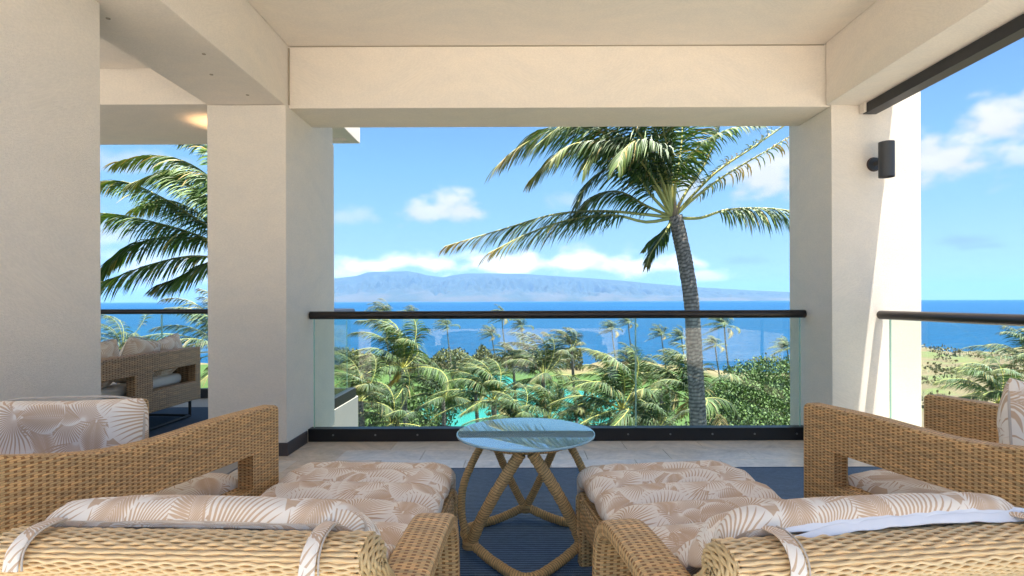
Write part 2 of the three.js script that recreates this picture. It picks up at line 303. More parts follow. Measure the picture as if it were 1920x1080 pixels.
// lamps ----------------------------------------------------------------------
function sconce(label, x, y, d, face) {
  const t = thing('wall_lamp', label, 'wall lamp', [x, y, -d], face);
  part('shade', new THREE.CylinderGeometry(.052, .052, .255, 28, 1, true).translate(0, 0, .15), M.lamp, t).material.side = THREE.DoubleSide;
  part('shade_plate', new THREE.CylinderGeometry(.05, .05, .004, 28).translate(0, 0, .15), M.lamp, t);
  part('arm', new THREE.CylinderGeometry(.018, .018, .085, 12).rotateX(Math.PI / 2).translate(0, 0, .058), M.lamp, t);
  part('wall_plate', new THREE.CylinderGeometry(.048, .05, .022, 24).rotateX(Math.PI / 2).translate(0, 0, .012), M.lamp, t);
  part('rust_ring', new THREE.TorusGeometry(.051, .0035, 6, 28).translate(0, 0, .003), M.rust, t);
  return t;
}
sconce('black cylinder wall lamp on the sunlit right column', 2.69, 2.172, 4.237, 0);
{ // the lit twin on the hidden side of the left column: only its warm pool of light on the beam is seen
  const t = sconce('lit cylinder wall lamp on the terrace side of the left column', -2.317, 2.25, 4.62, -Math.PI / 2);
  part('bulb', new THREE.SphereGeometry(.022, 12, 8).translate(0, .075, .15), new THREE.MeshStandardMaterial({ color: 0xffffff, emissive: new THREE.Color(1, .62, .3), emissiveIntensity: 6 }), t);
  const s = new THREE.SpotLight(new THREE.Color(1, .6, .3), .2, 0, .9, 1, 2); s.position.set(0, .075, .15); s.target.position.set(0, 1, .15); s.castShadow = true; t.add(s, s.target);
}

// ================================================================ RUGS
{ const ribs = tex(256, 256, (u, v) => { const f = Math.sin(v * 2 * Math.PI * 16), g = Math.sin(u * 2 * Math.PI * 32 + (Math.floor(v * 16) % 2) * Math.PI); return .5 + .28 * f + .2 * g + .1 * tn(u, v, 60); });
  const col = tex(256, 256, (u, v) => { const k = .78 + .16 * Math.sin(v * 2 * Math.PI * 16 + .6) + .1 * tn(u, v, 90) + .07 * tfbm(u, v, 6); return [k * .95, k * .98, k]; }, true);
  const rm = (c) => new THREE.MeshStandardMaterial({ color: new THREE.Color().setRGB(...c), roughness: .95, map: rep(col, 3, 3), bumpMap: rep(ribs, 4, 4), bumpScale: .003 });
  const t = thing('rug', 'dark blue ribbed outdoor rug under the loungers and rope table', 'rug', [.5, 0, -1.6]);
  part('pile', bx(-1.47, 2.55, .003, .013, -.4, 3.80, .004).translate(-.5, 0, 1.6), rm([.18, .265, .385]), t);
  part('edge_binding', mergeGeometries([bx(-1.485, 2.565, .002, .0145, 3.80, 3.815, .003), bx(-1.485, -1.4705, .002, .0145, -.4, 3.80, .003)]).translate(-.5, 0, 1.6), new THREE.MeshStandardMaterial({ color: new THREE.Color().setRGB(.03, .06, .12), roughness: .9 }), t);
  const t2 = thing('rug', 'dark navy rug under the wicker sofa on the side terrace', 'rug', [-4, 0, -4.8]);
  part('pile', bx(-5.6, -2.75, .002, .014, 3.0, 6.05, .004).translate(4, 0, 4.8), rm([.075, .11, .165]), t2); }

// ================================================================ ROPE TABLE WITH GLASS TOP
{ const rope = (() => { const h = tex(256, 256, (u, v) => { const a = (v * 16 + u * 2) % 1, s = Math.sin(Math.PI * a); return .35 + .5 * Math.sqrt(s) + .15 * tn(u, v, 70); }), c = tex(256, 256, (u, v) => { const a = (v * 16 + u * 2) % 1, i = Math.floor(v * 16 + u * 2), k = .84 + .12 * tn(i * .13, v, 30) + .12 * tfbm(u, v, 40, 3), d = a < .14 ? .55 : 1; return [k * d, k * d * .93, k * d * .8]; }, true);
    return new THREE.MeshStandardMaterial({ color: new THREE.Color().setRGB(.92, .67, .38), roughness: .85, map: c, bumpMap: h, bumpScale: .004 }); })();
  const ropeTube = (pts, r, closed = false, flat = 1) => { const cv = new THREE.CatmullRomCurve3(pts, closed, 'centripetal'), L = cv.getLength(), seg = Math.ceil(L / .008), g = new THREE.TubeGeometry(cv, seg, r, 12, closed), uv = g.attributes.uv, p = g.attributes.position, n = g.attributes.normal;
    for (let i = 0; i < uv.count; i++) { const s = uv.getX(i) * L, a = uv.getY(i); uv.setXY(i, a, s / .19); const b = 1 + .05 * Math.sin(s / .0119 * 2 * Math.PI / 1 + a * 4 * Math.PI) + .06 * n3(p.getX(i) * 30, p.getY(i) * 30, p.getZ(i) * 30); p.setXYZ(i, p.getX(i) + n.getX(i) * r * (b - 1), p.getY(i) + n.getY(i) * r * (b - 1), p.getZ(i) + n.getZ(i) * r * (b - 1)); }
    g.computeVertexNormals(); return g; };
  const t = thing('side_table', 'round glass topped side table on crossed rope wrapped legs', 'side table', [.032, 0, -2.61]);
  const R = .205, top = .527, circ = (r, y, a) => V(Math.sin(a) * r, y, Math.cos(a) * r);   // angle 0 is toward the camera
  part('top_ring', ropeTube(Array.from({ length: 24 }, (_, k) => circ(R, top - .02, k / 24 * 6.2832)), .0185, true), rope, t);
  const T = 2 * Math.PI / 3, topA = [0, T, -T], botA = [Math.PI / 3, -Math.PI / 3, Math.PI];   // front, right back, left back; right front, left front, back
  const B = botA.map((a) => circ(.285, .075, a));
  const strut = (ta, k, bulge, off, r) => {
    const p = circ(R, top - .032, ta + off), q = B[k].clone(); q.x += 0; const mid = p.clone().lerp(q, .5), out = V(mid.x, 0, mid.z); const l = out.length(); out.divideScalar(l || 1).multiplyScalar(bulge); mid.add(out);
    const m1 = p.clone().lerp(q, .22).add(out.clone().multiplyScalar(.6)), m2 = p.clone().lerp(q, .78).add(out.clone().multiplyScalar(.7));
    return part('leg', ropeTube([p, m1, mid, m2, q], r), rope, t);
  };
  strut(0, 0, .03, .12, .0255); strut(0, 1, .03, -.12, .0255);
  strut(T, 0, .075, -.10, .0178); strut(T, 2, .03, .10, .0195);
  strut(-T, 1, .075, .10, .0178); strut(-T, 2, .03, -.10, .0195);
  for (const [a, b, m] of [[1, 0, 0], [0, 2, T], [2, 1, -T]]) part('foot_hoop', ropeTube([B[a].clone().add(V(0, .012, 0)), B[a].clone().lerp(circ(.36, .03, m), .42).add(V(0, -.012, 0)), circ(.335, .022, m), B[b].clone().lerp(circ(.36, .03, m), .42).add(V(0, -.012, 0)), B[b].clone().add(V(0, .012, 0))], .021), rope, t);
  for (const b of B) { const g = new THREE.TorusGeometry(.026, .011, 8, 16).rotateX(Math.PI / 2); part('binding', mergeGeometries([g.clone().translate(b.x, b.y + .012, b.z), g.clone().translate(b.x, b.y - .004, b.z)]), rope, t); }
  const pr = [[0, 0], [.315, 0], [.3195, .002], [.321, .006], [.3195, .010], [.315, .012], [0, .012]].map((p) => new THREE.Vector2(...p));
  part('glass_top', new THREE.LatheGeometry(pr, 96).translate(0, top + .0005, 0), new THREE.MeshPhysicalMaterial({ color: new THREE.Color().setRGB(.42, .70, .80), roughness: .02, transmission: .4, thickness: .012, ior: 1.6, clearcoat: 1, clearcoatRoughness: .01, attenuationColor: new THREE.Color().setRGB(.16, .56, .52), attenuationDistance: .02 }), t);
}

// ================================================================ CUSHIONS
function cushionGeo(w, h, t, p = 5, n = 26, puff = .5, seed = 1) {       // upright, centred; front faces +z
  const f = (x, y) => t / 2 * Math.pow(Math.max(0, (1 - Math.abs(x) ** p) * (1 - Math.abs(y) ** p)), puff) * (1 + .12 * n2(x * 1.6 + seed, y * 1.6 - seed));
  const pos = [], uv = [], idx = [];
  for (const s of [1, -1]) { const o = pos.length / 3;
    for (let j = 0; j <= n; j++) for (let i = 0; i <= n; i++) { const e = (k) => Math.sin((k / n - .5) * Math.PI), x = e(i), y = e(j), c = 1 - .05 * (x * x * y * y) ** 2, pin = 1 - .06 * (1 - x * x) * (Math.abs(y) > .9 ? 1 : 0);
      pos.push(x * w / 2 * c, y * h / 2 * c * pin, s * f(x, y)); uv.push(x * w / 2 + seed * .31, y * h / 2 + (s < 0 ? .4 : 0)); }
    for (let j = 0; j < n; j++) for (let i = 0; i < n; i++) { const a = o + j * (n + 1) + i, b = a + n + 1; s > 0 ? idx.push(a, a + 1, b, b, a + 1, b + 1) : idx.push(a, b, a + 1, b, b + 1, a + 1); } }
  const g = new THREE.BufferGeometry(); g.setAttribute('position', new THREE.Float32BufferAttribute(pos, 3)); g.setAttribute('uv', new THREE.Float32BufferAttribute(uv, 2)); g.setIndex(idx); g.computeVertexNormals(); return g;
}
function pipingGeo(w, h, r = .0045) { const pts = []; for (let k = 0; k < 64; k++) { const a = k / 64 * 2 * Math.PI, c = Math.cos(a), s = Math.sin(a), x = Math.sign(c) * Math.abs(c) ** .28, y = Math.sign(s) * Math.abs(s) ** .28, q = 1 - .05 * (x * x * y * y) ** 2; pts.push(V(x * w / 2 * q, y * h / 2 * q, 0)); } return tube(pts, r, 160, 6, true); }
function cushion(name, label, category, pos, rot, [w, h, t], mat, opts = {}) {
  const o = thing(name, label, category, pos, 0, opts.group); o.rotation.set(...rot, 'YXZ');
  part('cover', cushionGeo(w, h, t, opts.p ?? 5, 26, opts.puff ?? .5, opts.seed ?? 1), mat, o); part('piping', pipingGeo(w, h), opts.piping ?? M.cord, o); return o;
}

// ================================================================ WICKER ARMCHAIRS
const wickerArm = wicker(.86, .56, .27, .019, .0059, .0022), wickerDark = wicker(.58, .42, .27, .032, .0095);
function armchair(label, center, turn) {
  const t = thing('wicker_armchair', label, 'armchair', center, turn, 'wicker armchairs facing the view');
  const HW = .38, TH = .072;
  const side = new THREE.Shape();
  side.moveTo(0, .06); side.lineTo(0, .69); side.quadraticCurveTo(.005, .713, .03, .712);
  side.splineThru([[.3, .712], [.5, .703], [.62, .701], [.77, .712], [.92, .741], [1.04, .772], [1.16, .815]].map((p) => new THREE.Vector2(...p)));
  side.quadraticCurveTo(1.2, .82, 1.2, .78); side.lineTo(1.17, .06); side.closePath();
  const hole = new THREE.Path(); hole.moveTo(.15, .392); hole.lineTo(.15, .55); hole.splineThru([[.4, .547], [.65, .55], [.85, .565], [.93, .585]].map((p) => new THREE.Vector2(...p))); hole.lineTo(.93, .392); hole.closePath(); side.holes.push(hole);
  const ext = () => new THREE.ExtrudeGeometry(side, { depth: TH - .024, bevelEnabled: true, bevelThickness: .012, bevelSize: .012, bevelOffset: -.012, bevelSegments: 4, curveSegments: 14 });
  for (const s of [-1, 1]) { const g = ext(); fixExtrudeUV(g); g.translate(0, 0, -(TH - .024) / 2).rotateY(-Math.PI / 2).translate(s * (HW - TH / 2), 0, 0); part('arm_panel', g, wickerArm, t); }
  // back: a leaning woven panel
  const bk = []; for (let k = 0; k <= 10; k++) { const u = k / 10, y = lerp(.3, .80, u), z = lerp(.98, 1.13, u); bk.push({ at: V(0, y, z), ring: superRing(2 * HW - 2 * TH - .004, .07, 8, 24).map(([a, b]) => V(a, y + b * .25, z + b)) }); }
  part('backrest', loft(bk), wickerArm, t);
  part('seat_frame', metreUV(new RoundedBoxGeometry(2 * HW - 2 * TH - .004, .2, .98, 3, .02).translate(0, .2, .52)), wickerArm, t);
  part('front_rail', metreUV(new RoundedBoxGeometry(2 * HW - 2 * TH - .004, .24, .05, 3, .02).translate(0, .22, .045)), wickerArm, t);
  for (const s of [-1, 1]) for (const z of [.06, 1.1]) part('foot', new THREE.CylinderGeometry(.016, .014, .07, 10).translate(s * .33, .033, z), M.black, t);
  return t;
}
function fixExtrudeUV(g) { // uv in metres on every face of a side panel
  const p = g.attributes.position, n = g.attributes.normal, uv = g.attributes.uv;
  for (let i = 0; i < p.count; i++) { const c = Math.abs(n.getZ(i)); if (c > .5) uv.setXY(i, p.getX(i), p.getY(i)); else if (Math.abs(n.getY(i)) > Math.abs(n.getX(i))) uv.setXY(i, p.getZ(i), p.getX(i)); else uv.setXY(i, p.getZ(i), p.getY(i)); }
}
const seatCloth = cloth(.97, .45, .2), padCloth = cloth(.99, .44, .55), pillowCloth = cloth(1, .46, .1);
const chairAt = { left: [[-1.388, 0, -2.485], -.2527], right: [[1.577, 0, -2.507], .294] };
armchair('honey wicker armchair on the left behind the left lounger', ...chairAt.left);
armchair('honey wicker armchair on the right beside the side railing', ...chairAt.right);
function seatCushion(label, [c, turn]) {
  const o = thing('seat_cushion', label, 'cushion', [c[0], .30, c[2]], turn, 'armchair seat cushions');
  part('cover', cushionGeo(.60, .86, .15, 8, 26, .42, 3).rotateX(-Math.PI / 2).translate(0, .075, .50), seatCloth, o); part('piping', pipingGeo(.60, .86).rotateX(Math.PI / 2).translate(0, .075, .5), M.cord, o); return o;
}
seatCushion('palm print seat cushion in the left armchair', chairAt.left);
seatCushion('palm print seat cushion in the right armchair', chairAt.right);
cushion('back_pillow', 'palm print pillow leaning in the left armchair by the pillar', 'pillow', [-1.555, .615, -1.90], [-.16, -.08, .03], [.58, .42, .17], pillowCloth, { seed: 2, group: 'armchair pillows' });
cushion('back_pillow', 'palm print pillow leaning in the right armchair at the frame edge', 'pillow', [1.815, .60, -1.86], [-.30, .35, -.42], [.50, .46, .19], pillowCloth, { seed: 4, group: 'armchair pillows', p: 3 });

// ================================================================ CHAISE LOUNGES
const wickerChaise = wicker(.90, .61, .30, .021, .0075, .003), strandMat = new THREE.MeshStandardMaterial({ color: new THREE.Color().setRGB(.86, .62, .33), roughness: .45, vertexColors: true });
const coreMat = new THREE.MeshStandardMaterial({ color: new THREE.Color().setRGB(.80, .56, .29), roughness: .8 });
// real strands woven along x round a profile of [y, z] points with outward normals
function strandsGeo(profile, halfW, pitch, stake, r, seed) {
  const rnd = rng(seed), pos = [], nor = [], col = [], idx = [];
  const cum = [0]; for (let i = 1; i < profile.length; i++) cum.push(cum[i - 1] + Math.hypot(profile[i][0] - profile[i - 1][0], profile[i][1] - profile[i - 1][1]));
  const at = (s) => { let i = 1; while (i < cum.length - 1 && cum[i] < s) i++; const t = (s - cum[i - 1]) / (cum[i] - cum[i - 1]), a = profile[i - 1], b = profile[i], ty = b[0] - a[0], tz = b[1] - a[1], l = Math.hypot(ty, tz); return [lerp(a[0], b[0], t), lerp(a[1], b[1], t), -tz / l, ty / l, ty / l, tz / l]; };
  const N = Math.floor(cum.at(-1) / pitch), K = 6;
  for (let j = 0; j < N; j++) {
    const [y, z, ny, nz, ty, tz] = at((j + .5) * pitch), tone = .80 + .28 * rnd(), warm = rnd() * .12, ph = (j % 2) * Math.PI, dy = (rnd() - .5) * .0012;
    const steps = Math.round(2 * halfW / (stake / 4)), o = pos.length / 3;
    for (let i = 0; i <= steps; i++) {
      const x = -halfW + 2 * halfW * i / steps, w = Math.cos(Math.PI * x / stake + ph), out = r * .55 + r * .62 * w, sl = dy + .0011 * n2(x * 9 + j * 3.1, j * .7 + seed), shift = .0009 * Math.sin(Math.PI * x / stake + ph);
      for (let k = 0; k < K; k++) { const a = k / K * 2 * Math.PI, c = Math.cos(a), s = Math.sin(a), e = r * .92;
        pos.push(x, y + ny * (out + c * e) + ty * (s * e + sl + shift), z + nz * (out + c * e) + tz * (s * e + sl + shift)); nor.push(0, ny * c + ty * s, nz * c + tz * s);
        const v = tone * (1 + .06 * n2(x * 40, j * 2.3)); col.push(v, v * (.985 - warm * .5), v * (.96 - warm)); }
    }
    for (let i = 0; i < steps; i++) for (let k = 0; k < K; k++) { const a = o + i * K + k, b = o + i * K + (k + 1) % K; idx.push(a, a + K, b, b, a + K, b + K); }
  }
  const g = new THREE.BufferGeometry(); g.setAttribute('position', new THREE.Float32BufferAttribute(pos, 3)); g.setAttribute('normal', new THREE.Float32BufferAttribute(nor, 3)); g.setAttribute('color', new THREE.Float32BufferAttribute(col, 3)); g.setIndex(idx); return g;
}
function padGeo(W, path, t, segs) {             // a quilted pad: puffed channels across, along a path of [y, z]
  const cv = new THREE.CatmullRomCurve3(path.map(([y, z]) => V(0, y, z)), false, 'centripetal'), N = 220, L = cv.getLength(), st = [];
  for (let i = 0; i <= N; i++) {
    const u = i / N, p = cv.getPointAt(u), tg = cv.getTangentAt(u), nn = V(0, tg.z, -tg.y); if (nn.y < 0 && Math.abs(nn.y) > .6) nn.negate();
    const f = (u * segs) % 1, puff = Math.pow(Math.abs(Math.sin(Math.PI * (u * segs))), .56), end = Math.pow(clamp(Math.min(u, 1 - u) * segs * 2.2), .5), th = t * (.18 + .92 * puff) * Math.max(.12, end);
    const ring = superRing(1, 1, 3.4, 40).map(([a, b]) => { const x = a * W * (.985 + .015 * puff), sag = -.022 * (1 - (2 * a) ** 2) * smooth(.3, .0, u) - .02 * Math.max(0, Math.abs(2 * a) - .86) / .14, wr = .0035 * n2(x * 7 + 3, u * 13) + .0022 * n2(x * 24, u * 30); return V(x, 0, 0).add(p).addScaledVector(nn, b * th + sag + (b > 0 ? wr : 0)); });
    st.push({ at: p, ring });
  }
  return loft(st);
}
function chaise(label, pos, turn, pad2) {
  const t = thing('chaise_lounge', label, 'lounge chair', pos, turn, 'wicker chaise lounges in the foreground');
  const W = .77, h = W / 2;
  // back frame: rounded top rail over a leaning slab; y, z with z toward the camera
  const prof = [[.30, -.335], [.58, -.005], [.612, .030], [.635, .045], [.652, .036], [.6605, .012], [.6615, -.02], [.655, -.052], [.636, -.068], [.60, -.060], [.36, -.36]];
  part('back_core', loft([-1, 1].flatMap((s) => [[s * (h - .012), 1], ...(s < 0 ? [] : [])]).map(([x]) => ({ at: V(x, .5, 0), ring: prof.map(([y, z]) => V(x, y, z)) }))), coreMat, t);
  const sm = (k) => { const o = []; for (let i = 0; i + 1 < k.length; i++) for (let j = 0; j < 4; j++) o.push([lerp(k[i][0], k[i + 1][0], j / 4), lerp(k[i][1], k[i + 1][1], j / 4)]); o.push(k.at(-1)); return o; };
  const bw = part('back_weave', strandsGeo(sm(prof), h, .0088, .027, .0042, 7), strandMat, t); bw.userData.kind = 'stuff';
  const spine = ([y, z]) => y > .565 ? [.610, -.012] : [y, y < .33 ? -.35 : lerp(-.35, -.03, (y - .33) / .235)];
  for (const s of [-1, 1]) { const g = []; for (let k = 0; k < 9; k++) { const th = k / 8.6 * Math.PI / 2, q = Math.cos(th), X = s * (h - .004 + .034 * Math.sin(th)); g.push(tube(sm(prof).slice(1).map((p, i) => { const c = spine(p), w = .0028 * Math.cos(i * .9 + k * Math.PI); return V(X + s * w, lerp(c[0], p[0], q), lerp(c[1], p[1], q)); }), .0046, 80, 6)); } const e = part('end_weave', mergeGeometries(g), wickerPlain, t); e.userData.kind = 'stuff'; }
  // seat frame
  part('seat_frame', metreUV(new RoundedBoxGeometry(.72, .14, 1.02, 3, .03).translate(0, .235, -.86)), wickerChaise, t);
  part('foot_rail', metreUV(new RoundedBoxGeometry(.74, .2, .07, 3, .03).translate(0, .22, -1.33)), wickerChaise, t);
  for (const s of [-1, 1]) for (const z of [-1.33, -.42]) part('leg', metreUV(new RoundedBoxGeometry(.06, .2, .06, 2, .015).translate(s * .33, .102, z)), wickerChaise, t);
  // arched arms
  for (const s of [-1, 1]) {
    const pts = [[.012, -.63], [.2, -.645], [.38, -.635], [.455, -.60], [.492, -.53], [.50, -.44], [.495, -.2], [.485, .0], [.455, .08], [.36, .115], [.012, .12]].map(([y, z]) => V(0, y, z)), cv = new THREE.CatmullRomCurve3(pts, false, 'centripetal'), st = [];
    for (let k = 0; k <= 90; k++) { const u = k / 90, p = cv.getPointAt(u), tg = cv.getTangentAt(u), n = V(0, -tg.z, tg.y); st.push({ at: p, ring: superRing(.118, .05, 4.5, 28).map(([a, b]) => V(s * .42 + a, 0, 0).add(p).addScaledVector(n, b)) }); }
    part('arm', loft(st), wickerChaise, t);
  }
  // pad
  part('pad', padGeo(.715, [[.295, -1.395], [.365, -1.375], [.392, -1.30], [.385, -1.1], [.375, -.8], [.37, -.56], [.40, -.44], [.50, -.30], [.60, -.185], [.675, -.085], [.672, -.045]], .12, 8.5), padCloth, t);
  return t;
}
const wickerPlain = new THREE.MeshStandardMaterial({ color: new THREE.Color().setRGB(.62, .42, .19), roughness: .5 });
function strap(t, x) {                            // a cloth tie looped over the back rail
  const pts = [[.60, -.10], [.668, -.078], [.683, -.02], [.677, .03], [.657, .054], [.636, .060], [.618, .060]].map(([y, z]) => V(0, y, z)), cv = new THREE.CatmullRomCurve3(pts), st = [];
  for (let k = 0; k <= 40; k++) { const u = k / 40, p = cv.getPointAt(u), tg = cv.getTangentAt(u), n = V(0, tg.z, -tg.y); st.push({ at: p, ring: superRing(.036 - .006 * Math.sin(u * 3.1), .007, 3, 16).map(([a, b]) => V(x + a * .95 + .006 * Math.sin(u * 3), 0, 0).add(p).addScaledVector(n, b + .002 * n2(a * 70, u * 4))) }); }
  part('tie_strap', loft(st), pillowCloth, t);
  part('strap_cord', tube(pts.map((p) => V(x + .024, p.y + .001, p.z)), .0022, 30, 6), M.cord, t);
}
{
  const a = chaise('woven chaise lounge on the left with two cloth ties on its back', [-.695, 0, -1.155], -.041);
  strap(a, -.31); strap(a, .285);
  const b = chaise('woven chaise lounge on the right with a white lining at its back', [.785, 0, -1.145], .13);
  strap(b, -.272); strap(b, .3);
  const pts = [V(-.24, .672, -.040), V(-.1, .686, -.048), V(.1, .692, -.052), V(.25, .688, -.050), V(.375, .678, -.044)];
  const cv = new THREE.CatmullRomCurve3(pts), strip = (dy, dz, w) => { const st = []; for (let k = 0; k <= 50; k++) { const u = k / 50, p = cv.getPointAt(u); const e = Math.min(1, 6 * Math.min(u + .02, 1.02 - u)); st.push({ at: p, ring: superRing(.005, w * e, 3, 14).map(([a, b]) => V(p.x, p.y + dy + a + b * .55 + .002 * n2(u * 9, b * 30), p.z + dz - b * .8 + .0015 * n2(u * 14, 3))) }); } return loft(st); };
  part('white_lining', strip(0, 0, .034), M.white, b); part('white_lining', strip(-.010, .016, .022), M.white, b);
}

// ================================================================ WICKER SOFA ON THE SIDE TERRACE
{ const t = thing('wicker_sofa', 'brown wicker sofa with open back panels on a black sled base', 'sofa', [-3.23, 0, -4.78]);
  const s = new THREE.Shape(); s.moveTo(-.84, .185); s.lineTo(.88, .185); s.lineTo(.88, .70); s.quadraticCurveTo(.02, .715, -.84, .70); s.closePath();   // x is toward the camera
  for (const [a, b] of [[-.75, -.11], [.12, .76]]) { const q = new THREE.Path(); q.moveTo(a, .37); q.lineTo(b, .372); q.lineTo(b, .535); q.lineTo(a, .53); q.closePath(); s.holes.push(q); }
  const g = new THREE.ExtrudeGeometry(s, { depth: .06, bevelEnabled: true, bevelThickness: .012, bevelSize: .012, bevelOffset: -.012, bevelSegments: 3 }); fixExtrudeUV(g);
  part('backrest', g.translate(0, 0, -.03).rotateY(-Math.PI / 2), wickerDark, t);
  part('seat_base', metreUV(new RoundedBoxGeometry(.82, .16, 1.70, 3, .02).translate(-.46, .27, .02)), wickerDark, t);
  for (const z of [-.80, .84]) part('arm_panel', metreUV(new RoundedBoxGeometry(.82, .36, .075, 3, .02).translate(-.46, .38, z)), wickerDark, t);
  const bar = []; for (const z of [-.72, .76]) bar.push(tube([V(0, .185, z), V(0, .1, z), V(0, .035, z)], .014, 6, 8), tube([V(-.86, .185, z), V(-.86, .1, z), V(-.86, .035, z)], .014, 6, 8));
  for (const x of [0, -.86]) bar.push(tube([V(x, .035, -.72), V(x, .035, 0), V(x, .035, .76)], .014, 10, 8)); bar.push(tube([V(0, .035, -.72), V(-.43, .035, -.76), V(-.86, .035, -.72)], .014, 12, 8), tube([V(0, .035, .76), V(-.43, .035, .80), V(-.86, .035, .76)], .014, 12, 8));
  part('sled_base', mergeGeometries(bar), M.black, t);
  const sc = cloth(.93, .5, .3), cushOff = new THREE.MeshStandardMaterial({ color: new THREE.Color().setRGB(.74, .69, .62), roughness: .9 });
  const o = thing('seat_cushion', 'pale seat cushion on the wicker sofa', 'cushion', [-3.72, .35, -4.77]); part('cover', metreUV(new RoundedBoxGeometry(.80, .10, 1.54, 4, .04).translate(0, .05, 0)), cushOff, o);
  const names = ['grey palm print cushion at the far end of the sofa', 'grey palm print cushion in the middle of the sofa back', 'grey palm print cushion on the sofa nearest the pillar'];
  [[-5.40, .12, -.16, .38], [-5.0, -.1, .20, .42], [-4.50, .08, -.14, .46]].forEach(([z, b, c, w], k) => cushion('sofa_cushion', names[k], 'cushion', [-3.40, .62, -z * -1], [-.22, Math.PI / 2 + Math.PI + b, c], [w, .42, .22], sc, { seed: 6 + k, group: 'cushions along the sofa', p: 2.6, puff: .75 })); }

// ================================================================ THE LAND, THE SEA, THE ISLAND
const GY = -13.9, SEA = -19.2;
const shore = (x) => 140 + 5 * n2(x * .02, 3) + 3 * n2(x * .07, 9) - 20 * smooth(25, 55, x) + 42 * smooth(75, 105, x) + 14 * smooth(-10, -70, x);
const hillY = (x, d) => { const e = shore(x) - d; let y = GY + .9 * n2(x * .018, d * .02) * smooth(20, 60, d); y += 1.8 * smooth(20, 8, d); if (x > 55) y += 1.5 * smooth(55, 90, x); const edge = smooth(0, 7, e); return lerp(SEA - 2.5, y, edge) + .5 * n2(x * .12, d * .12) * edge; };
{ const nx = 260, nz = 190, pos = [], col = [], uv = [], idx = [], c = new THREE.Color();
  for (let j = 0; j <= nz; j++) for (let i = 0; i <= nx; i++) {
    const x = lerp(-260, 300, i / nx), d = lerp(5.2, 205, j / nz), y = hillY(x, d), e = shore(x) - d, n = fbm(x * .05, d * .05, 4), m = fbm(x * .3 + 40, d * .3, 3);
    pos.push(x, y, -d); uv.push(x / 6, d / 6);
    let k = [.062, .125, .024];                                                        // golf lawn
    const dry = smooth(.5, .62, x / d + n * .1); k = [lerp(k[0], .17, dry), lerp(k[1], .13, dry), lerp(k[2], .085, dry)];
    if (dry > .5) { const gr = smooth(.15, .4, n + .3 * m); k = [lerp(k[0], .13, gr), lerp(k[1], .16, gr), lerp(k[2], .06, gr)]; }
    const dirt = smooth(24, 14, e + n * 6) * (1 - .4 * dry); k = [lerp(k[0], .22, dirt), lerp(k[1], .17, dirt), lerp(k[2], .10, dirt)];
    const rock = smooth(7, 2, e + m * 3); k = [lerp(k[0], .07, rock), lerp(k[1], .06, rock), lerp(k[2], .05, rock)];
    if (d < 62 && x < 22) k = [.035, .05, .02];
    const v = 1 + .22 * m; col.push(k[0] * v, k[1] * v, k[2] * v);
  }
  for (let j = 0; j < nz; j++) for (let i = 0; i < nx; i++) { const a = j * (nx + 1) + i, b = a + nx + 1; idx.push(a, a + 1, b, b, a + 1, b + 1); }
  const g = new THREE.BufferGeometry(); g.setAttribute('position', new THREE.Float32BufferAttribute(pos, 3)); g.setAttribute('color', new THREE.Float32BufferAttribute(col, 3)); g.setAttribute('uv', new THREE.Float32BufferAttribute(uv, 2)); g.setIndex(idx); g.computeVertexNormals();
  const gt = tex(512, 512, (u, v) => { const k = .82 + .18 * tfbm(u, v, 30, 4, 3); return [k, k, k * .96]; }, true);
  struct('ground', g, new THREE.MeshStandardMaterial({ vertexColors: true, roughness: 1, map: gt })); }
{ // the sea: one sheet, finer near the shore
  const xs = [], ds = []; for (let i = -40; i <= 40; i++) xs.push(Math.sign(i) * (Math.abs(i) / 40) ** 2.6 * 30000); for (let j = 0; j <= 60; j++) ds.push(95 + (j / 60) ** 3 * 30000);
  const pos = [], uv = [], col = [], idx = [];
  for (const d of ds) for (const x of xs) { pos.push(x, SEA, -d); uv.push(x / 90, d / 90); const reef = smooth(.15, .7, fbm(x * .004, d * .006, 4)), w = 1 + .14 * fbm(x * .0016 + 9, d * .0024, 4); col.push(.0035 * w, (.060 + .018 * reef) * w, (.158 + .014 * reef) * w); }
  for (let j = 0; j < 60; j++) for (let i = 0; i < 80; i++) { const a = j * 81 + i, b = a + 81; idx.push(a, a + 1, b, b, a + 1, b + 1); }
  const g = new THREE.BufferGeometry(); g.setAttribute('position', new THREE.Float32BufferAttribute(pos, 3)); g.setAttribute('uv', new THREE.Float32BufferAttribute(uv, 2)); g.setAttribute('color', new THREE.Float32BufferAttribute(col, 3)); g.setIndex(idx); g.computeVertexNormals();
  const wh = tex(1024, 1024, (u, v) => .5 + .5 * tfbm(u, v * 2, 14, 5, 8)), wc = tex(1024, 1024, (u, v) => { const a = tfbm(u, v * 2.2, 12, 5, 2), cap = tfbm(u, v * 3, 34, 3, 12) > .62 ? 1 : 0, k = .74 + .42 * a; return cap ? [1, 1, 1] : [k * .86, k, k]; });
  struct('sea', g, new THREE.MeshPhysicalMaterial({ vertexColors: true, roughness: .38, specularIntensity: .35, ior: 1.33, map: wc, bumpMap: wh, bumpScale: 1.1 })); }
